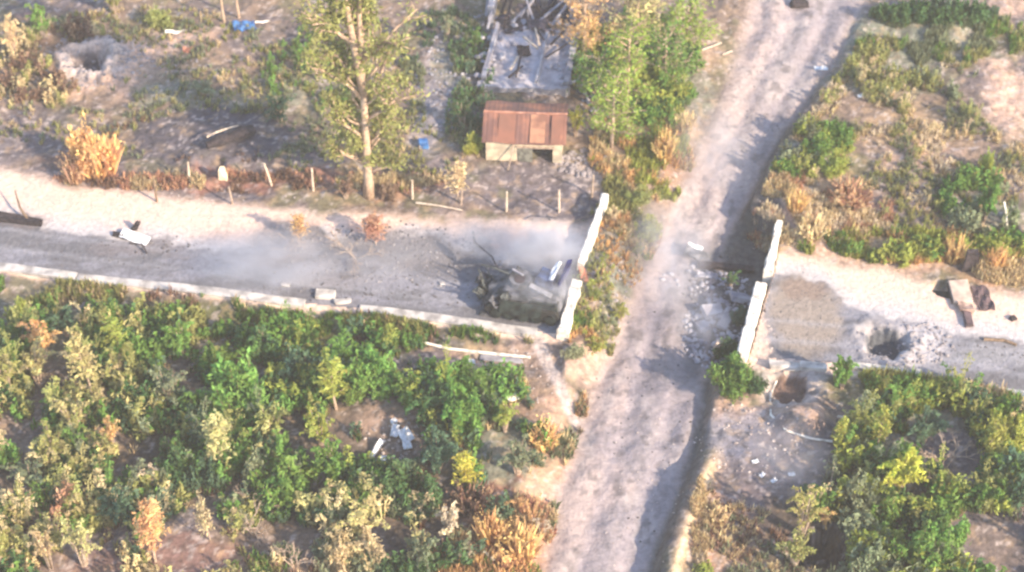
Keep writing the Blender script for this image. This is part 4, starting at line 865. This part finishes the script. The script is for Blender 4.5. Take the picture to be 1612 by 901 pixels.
# trees -------------------------------------------------------------------------------------------
def tree(name, label, px, py, trunk, boughs, crown, col, leafn, ls=.14, barkm='bark', group=None, base=None):
    """trunk: list of (list of points, radii); boughs grown off; crown clumps round (x,y,z,r,n)"""
    p = base or place(px, py); t = thing(name, label, 'tree', p, 0, group); b = MB(); r = random.Random(px); C = []; T = []
    for pts, rad in trunk: b.tube(pts, rad, 9)
    def grow(p0, d, L, rad, lv):
        d = d.normalized(); e = p0+d*L; m = p0.lerp(e, .5)+Vector([r.gauss(0, L*.07) for _ in range(3)]); b.tube([p0, m, e], [rad, rad*.75, rad*.45], 6)
        if lv == 0:
            tn = r.random()
            for _ in range(leafn):
                u = r.uniform(.1, 1.15); s_ = .12+.16*r.random(); C.append(p0.lerp(e, u)+Vector((r.gauss(0,s_), r.gauss(0,s_), r.gauss(0,s_)-.1*u))); T.append(min(1, .5*tn+.5*r.random()))
        else:
            for _ in range(4): grow(p0.lerp(e, r.uniform(.35, 1)), d+Vector((r.gauss(0,.5), r.gauss(0,.5), r.gauss(.15,.4))), L*r.uniform(.45,.7), rad*.5, lv-1)
    for p0, d, L, rad, lv in boughs: grow(Vector(p0), Vector(d), L, rad, lv)
    b.build('trunk', M[barkm], t, smooth=True)
    V, F = leaves(np.array(C), ls, .0, px); f = link('crown', npmesh('crown', V, F, M['leaf'], tint=T), t); c = C_[col]; f.color = (*c, 1); return t
rr = random.Random(4); B = []
# the tall pale forked tree: two leaders
tr = [([(0,0,-.3),(.02,0,1.5),(.05,0,5),(.1,.1,8.5)], [.42,.32,.26,.22]), ([(.1,.1,8.3),(-.15,.0,11),(-.5,.1,14.5),(-.7,.1,19),(-.8,.1,23)], [.24,.24,.2,.13,.04]), ([(.1,.1,8.3),(.1,.2,11),(.15,.2,14.5),(.6,.2,18.5),(.9,.2,22)], [.2,.2,.16,.11,.04])]
for k in range(50):
    z = 2.2+k*.4; a = k*2.4+rr.uniform(-.5,.5); L = rr.uniform(1.5, 2.6)*(1.0 if z < 14 else .8); x0 = 0 if z < 8 else rr.choice((-.4, .3))
    B.append(((x0, .1, z), (math.cos(a), abs(math.sin(a))*.8-.15, rr.uniform(.8, 1.5)), L, .09, 2))
for z, a, L, dz in ((2.6, 2.9, 2.2, .8), (1.9, .1, 2.0, .6), (4.6, 2.6, 2.5, 1.1), (8.0, 2.8, 3.0, 1.2), (6.2, .3, 3.0, 1.0), (11, .3, 3.8, 1.2), (12.2, 2.7, 3.4, 1.1)):
    B.append(((0, .1, z), (math.cos(a), -.25, dz), L, .16, 2))
tree('tall_tree', 'tall pale-barked forked tree with sparse olive foliage rising past the top edge', 581, 308, tr, B, None, 'tt', 19, .17)
def small_tree(px, py, h, w, col, label, seed, barkm='drystem', n=26, lean=(0,0), leafn=15):
    q = random.Random(seed); top = Vector((lean[0], lean[1], h)); B = []
    for k in range(n):
        t_ = .22+.75*k/n; a = k*2.4+q.uniform(-.5,.5); B.append((top*t_, (math.cos(a), math.sin(a), q.uniform(.2,.8)), w*(.62-.3*t_)*q.uniform(.7,1.2), .05, 1))
    return tree('tree', label, px, py, [([(0,0,-.2), top*.3+Vector((.05,.05,0)), top*.65, top], [.16,.13,.09,.03])], B, None, col, leafn, .14, barkm, 'trees beside the ruin and the upper track')
small_tree(962, 232, 6.2, 2.9, 'lg', 'yellow-green tree nearest the shed, right of it', 31, n=30)
small_tree(985, 180, 7.5, 3.0, 'lg', 'bright yellow-green tree with pale trunk behind the one nearest the shed', 32, 'bark', 30)
small_tree(1045, 130, 4.0, 3.2, 'g', 'green bushy tree left of the upper track', 33)
small_tree(1078, 85, 4.2, 3.0, 'lg', 'yellow-green tree nearest the upper track', 34)
small_tree(918, 95, 6.0, 3.0, 'or', 'half-dead orange tree behind the collapsed building', 35, 'bark', 16, leafn=26)
small_tree(1000, 95, 6.0, 3.2, 'po', 'pale olive tree at the top edge behind the bright tree', 36, 'bark')
small_tree(940, 170, 4.5, 2.6, 'g', 'green tree between the ruin and the bright yellow-green tree', 37)

# ---------------------------------------------------------------- ground cover that nobody could count
OPEN = [(1255,640,80,60),(1200,720,110,60),(620,700,50,38),(600,650,60,26),(330,215,150,45),(150,95,80,45),(1585,160,50,90),(1490,715,60,40),(1165,650,70,40),(1560,860,70,45),(840,280,100,30),(1035,480,60,60),(560,640,30,20),(300,870,60,30),(870,600,40,70),(930,575,40,30),(1240,780,30,40),(1292,862,42,34),(1402,832,26,20),(750,562,110,24),(85,600,40,18),(290,605,26,16),(255,700,30,16),(20,740,26,22),(610,850,44,26),(690,840,20,24),(355,560,14,12),(440,850,60,24),(420,520,30,8),(860,250,60,40),(690,140,26,90)]
def cover(name, label, zones, tpl, seed, gap=.5):
    r = np.random.RandomState(seed); TV, TF, TT = tpl; PV = []; PF = []; PC = []; PT = []; base = 0
    for px, py, rx, ry, n, sc, cols in zones:
        c = G(px, py); a = r.rand(n)*2*np.pi; q = np.sqrt(r.rand(n)); x = c.x+np.cos(a)*q*rx*S; y = c.y+np.sin(a)*q*ry*S*1.42
        keep = fbm(x*.55, y*.55, 17, 3) > (.47 if gap > 1 else .42)
        trk = (x > XL(y)-.2) & (x < XR(y)+1.1); rd = road_mask(x, y); keep &= ~trk & ~rd & ~((x < WL(y)) & (y > KS_L(x)-gap) & (y < KN_L(x))) & ~((x > WR(y)-.5) & (y > KS_R(x)-gap*.6) & (y < KN_R(x)))
        for ex, ey, erx, ery in OPEN:
            e = G(ex, ey); keep &= np.hypot((x-e.x)/(erx*S), (y-e.y)/(ery*S*1.42)) > 1+.35*(fbm(x*.9, y*.9, 77)-.5)
        x = x[keep]; y = y[keep]; n = len(x)
        if not n: continue
        z = H(x, y)-.03; s = sc*(.5+.9*r.rand(n)); th = r.rand(n)*6.28; cs, sn = np.cos(th), np.sin(th)
        V = TV[None, :, :]*s[:, None, None]; Vx = V[..., 0]*cs[:, None]-V[..., 1]*sn[:, None]+x[:, None]; Vy = V[..., 0]*sn[:, None]+V[..., 1]*cs[:, None]+y[:, None]; Vz = V[..., 2]*(.7+.6*r.rand(n))[:, None]+z[:, None]
        PV.append(np.stack([Vx, Vy, Vz], -1).reshape(-1, 3)); m = TV.shape[0]; PF.append((TF[None]+(np.arange(n)*m)[:, None, None]).reshape(-1, TF.shape[1])+base); base += n*m
        cc = np.array([C_[k] for k in cols]); pick = ((fbm(x*.45, y*.45, 27, 3)*2.2-.6+r.rand(n)*.2-.1)*len(cols)); pick = np.clip(pick.astype(int), 0, len(cols)-1); col = cc[pick]*(.8+.4*r.rand(n))[:, None]
        PC.append(np.repeat(col, len(TF), 0)); PT.append(np.clip(np.tile(TT, n)*.6+np.repeat(r.rand(n), len(TF))*.4, 0, 1))
    o = link(name, npmesh(name, np.concatenate(PV), np.concatenate(PF), M['weed'], cols=np.concatenate(PC), tint=np.concatenate(PT))); return tag(o, label, name.replace('_', ' '), kind='stuff')
def tuft_tpl(seed, n=14, h=.5, w=.28):
    r = np.random.RandomState(seed); V = []; F = []; T = []
    for k in range(n):
        a = r.rand()*6.28; b0 = np.array([np.cos(a), np.sin(a), 0])*w*.5*r.rand(); tip = b0+np.array([np.cos(a), np.sin(a), 0])*w*r.rand()+np.array([0,0,h*(.5+.6*r.rand())]); m = (b0+tip)/2+np.array([0,0,.08]); sd_ = np.array([-np.sin(a+.6), np.cos(a+.6), 0])*.022
        i = len(V); V += [b0-sd_, b0+sd_, m+sd_*1.4, m-sd_*1.4, tip+sd_*.3, tip-sd_*.3]; F += [[i,i+1,i+2,i+3],[i+3,i+2,i+4,i+5]]; t = r.rand(); T += [t, t]
    return np.array(V), np.array(F), np.array(T)
def weed_tpl(seed, n=76, h=1.25, w=.5):
    r = np.random.RandomState(seed); k = 5; a = r.rand(k)*6.28; q = np.sqrt(r.rand(k))*w; hh = h*(.4+.75*r.rand(k)); tips = np.stack([np.cos(a)*q, np.sin(a)*q, hh], -1)
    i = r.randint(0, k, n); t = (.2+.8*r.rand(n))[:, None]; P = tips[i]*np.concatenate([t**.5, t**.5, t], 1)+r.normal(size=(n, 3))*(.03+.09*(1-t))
    V, F = leaves(P, .115, .5, seed); return V, F, np.clip(.55*t[:, 0]+.45*r.rand(n), 0, 1)  # higher leaves get a lighter tint, painted as lit tips
def plume_tpl(seed):
    r = random.Random(seed); paths, C, T = plume_pts(r, 1.9, .8, 6, 22); V, F = leaves(np.array(C), .085, .2, seed, 2.6); nT = list(T); V = list(V); F = list(F)
    for p, rd in paths:
        for a, b in zip(p, p[1:]):
            i = len(V); V += [np.array(a)-[.028,0,0], np.array(a)+[.028,0,0], np.array(b)+[.018,0,0], np.array(b)-[.018,0,0]]; F.append(np.array([i,i+1,i+2,i+3])); nT.append(.85)
    return np.array(V), np.array(F), np.array(nT)
ALL = ['st','ol','gg']
cover('grass', 'short dry and green grass over all the open ground', [
 (250,700,450,260,7000,.9,['ol','br','g','st']),(600,700,330,230,4500,.9,['g','ol','dg','br']),(520,503,420,26,4200,.7,['g','ol','g']),(100,455,160,20,900,.8,['g','ol']),
 (200,120,330,140,2600,.7,['st','ol','gg','po']),(340,215,200,50,700,.6,['gg','br']),(380,287,350,16,1500,.7,['br','ro','st']),(600,200,200,120,1300,.7,['gg','ol','st']),(700,100,80,110,900,.8,['gg','tg']),
 (1010,260,90,140,2600,.9,['ol','st','or','yg']),(955,430,60,110,750,.6,['ol','gg','st','or']),(940,580,90,60,1100,.8,['ol','gg','or']),(850,700,80,120,1900,.9,['or','st','gg']),(790,850,120,60,1800,1.1,['or','ro','st']),
 (1420,200,220,200,5000,.7,['gg','ol','st','cr']),(1430,60,220,60,3000,.9,['gg','g','ol']),(1290,330,120,70,2200,.8,['st','ro','cr','st']),(1450,390,200,26,2600,1.0,['st','yg','g','or']),(1590,430,60,20,500,1.0,['or','st']),
 (1470,620,190,30,4200,1.2,['yg','ol','g','st']),(1210,790,100,130,1100,.7,['st','gg','br']),(1140,850,50,60,400,.5,['br','st']),(1450,780,200,150,4200,1.1,['g','ol','gg']),(1096,790,12,110,900,.5,['st','cr']),(1560,860,80,50,500,.7,['st','br'])], tuft_tpl(1), 1)
cover('undergrowth', 'leafy weeds filling the ground between shrubs', [
 (230,660,300,190,2300,1.1,['dg','g','ol','tg','g']),(560,650,260,150,2300,1.1,['dg','g','bg','tg']),(90,700,140,200,1000,1.2,['ol','po','dg','g']),(400,520,360,30,1000,.9,['g','ol','dg']),(620,800,160,90,1000,1.1,['dg','tg','gg']),(250,860,280,60,500,1.0,['po','st','gg']),
 (1440,650,180,50,1700,1.0,['g','yg','tg']),(1450,800,180,110,2600,1.2,['g','dg','yg','gg']),(1170,600,70,24,420,1.0,['g','dg']),(1000,110,110,110,1000,1.1,['g','dg','yg']),(735,150,45,120,170,.8,['dg','tg','gg']),
 (1290,250,90,50,500,.9,['g','yg','gg']),(1470,400,150,14,380,.9,['g','yg']),(1540,330,60,60,380,1.0,['g','gg']),(1460,40,120,18,700,.9,['dg','tg','gg']),(490,120,80,100,220,.7,['gg','g','ol']),(90,110,100,100,400,1.0,['ol','st','br']),(940,500,50,90,150,.6,['gg','ol','yg']),
 (800,690,60,90,380,1.0,['gg','tg','g']),(1380,130,150,60,500,.8,['gg','ol'])], weed_tpl(2), 2, gap=2.1)

cover('tall_weeds', 'tall pale feathery weeds standing over the shrubs', [
 (90,660,120,180,260,1.0,['po','st','ol','g']),(70,850,110,60,90,1.0,['po','st','ol']),(300,760,170,110,130,1.0,['g','ol','gg','po']),(520,640,180,130,170,1.0,['yg','g','bg']),(560,840,110,50,90,1.0,['po','st']),(700,640,80,80,50,1.0,['g','yg']),
 (1460,700,160,110,230,1.0,['yg','ol','g']),(1500,840,130,60,90,1.0,['yg','g']),(1350,760,60,90,70,1.0,['gg','yg']),(1280,820,50,60,40,.9,['st','ol']),(1400,230,180,150,110,.55,['ol','st']),(1010,160,80,90,60,.9,['yg','g']),(780,850,80,40,60,.7,['cr','or'])], plume_tpl(5), 3, gap=2.3)
# ---------------------------------------------------------------- smoke
def smoke(px, py, z, rx, ry, rz, dens, label, seed, col=(.80,.82,.92)):
    b = MB(); bmesh.ops.create_icosphere(b.bm, subdivisions=3, radius=1)
    m = bpy.data.materials.new('smoke'); m.use_nodes = True; n = m.node_tree.nodes; l = m.node_tree.links; n.clear()
    out = n.new('ShaderNodeOutputMaterial'); v = n.new('ShaderNodeVolumePrincipled'); v.inputs['Color'].default_value = (*col, 1); v.inputs['Anisotropy'].default_value = .1
    tc = n.new('ShaderNodeTexCoord'); ln = n.new('ShaderNodeVectorMath'); ln.operation = 'LENGTH'; l.new(tc.outputs['Object'], ln.inputs[0])
    f = n.new('ShaderNodeMapRange'); f.interpolation_type = 'SMOOTHSTEP'; f.inputs[1].default_value = 1; f.inputs[2].default_value = .1; f.inputs[3].default_value = 0; f.inputs[4].default_value = 1; l.new(ln.outputs['Value'], f.inputs[0])
    nz = n.new('ShaderNodeTexNoise'); nz.inputs['Scale'].default_value = 2.2; nz.inputs['Detail'].default_value = 3; mp = n.new('ShaderNodeMapping'); mp.inputs['Location'].default_value = (seed*3.1, seed, 0)
    l.new(tc.outputs['Object'], mp.inputs[0]); l.new(mp.outputs[0], nz.inputs['Vector'])
    g2 = n.new('ShaderNodeMapRange'); g2.inputs[1].default_value = .38; g2.inputs[2].default_value = .65; g2.inputs[3].default_value = .1; l.new(nz.outputs['Fac'], g2.inputs[0])
    mu = n.new('ShaderNodeMath'); mu.operation = 'MULTIPLY'; l.new(f.outputs[0], mu.inputs[0]); l.new(g2.outputs[0], mu.inputs[1])
    m2 = n.new('ShaderNodeMath'); m2.operation = 'MULTIPLY'; l.new(mu.outputs[0], m2.inputs[0]); m2.inputs[1].default_value = dens; l.new(m2.outputs[0], v.inputs['Density']); l.new(v.outputs[0], out.inputs['Volume'])
    o = b.build('smoke', m); p = G(px, py, z); o.location = p; o.scale = (rx, ry, rz); return tag(o, label, 'smoke', kind='stuff')
smoke(855, 392, 1.8, 3.4, 2.8, 1.9, 1.9, 'pale smoke drifting up from the wreck', 1)
smoke(760, 375, 1.2, 4.2, 2.2, 1.1, .8, 'thin pale smoke drifting left of the wreck over the dust', 2)
smoke(600, 410, 1.0, 6.0, 3.0, 1.0, .5, 'thin pale dust over the grey heap on the left road', 8)
smoke(860, 450, 2.0, 3.0, 2.2, 1.2, .9, 'pale smoke wrapped round the top of the wreck', 9)
smoke(420, 410, 1.2, 5.4, 3.6, 1.2, 1.3, 'thin pale smoke over the left road', 3)
smoke(1105, 500, .8, 2.4, 3.0, .9, .5, 'thin dust hanging over the rubble at the right wall', 5)
smoke(1120, 230, 1.0, 3.8, 6.0, 1.3, .35, 'thin dust over the upper track', 6)
smoke(1240, 720, 1.0, 3.2, 3.6, 1.2, .4, 'thin dust over the dark soil below the mound', 7)
smoke(1055, 400, .9, 3.2, 6.6, 1.4, .75, 'thin dust haze over the broken crossing', 4)

# ---------------------------------------------------------------- haze of dust and smoke in the air
hb = MB(); hb.box((0, -20, 46), (260, 240, 112)); hm = bpy.data.materials.new('haze'); hm.use_nodes = True; hn = hm.node_tree.nodes; hn.clear()
ho = hn.new('ShaderNodeOutputMaterial'); hv = hn.new('ShaderNodeVolumePrincipled'); hv.inputs['Color'].default_value = (.96,.93,.90,1); hv.inputs['Density'].default_value = .0005
hm.node_tree.links.new(hv.outputs[0], ho.inputs['Volume']); o = hb.build('haze', hm); tag(o, 'thin pale haze in the air', 'haze', kind='stuff')
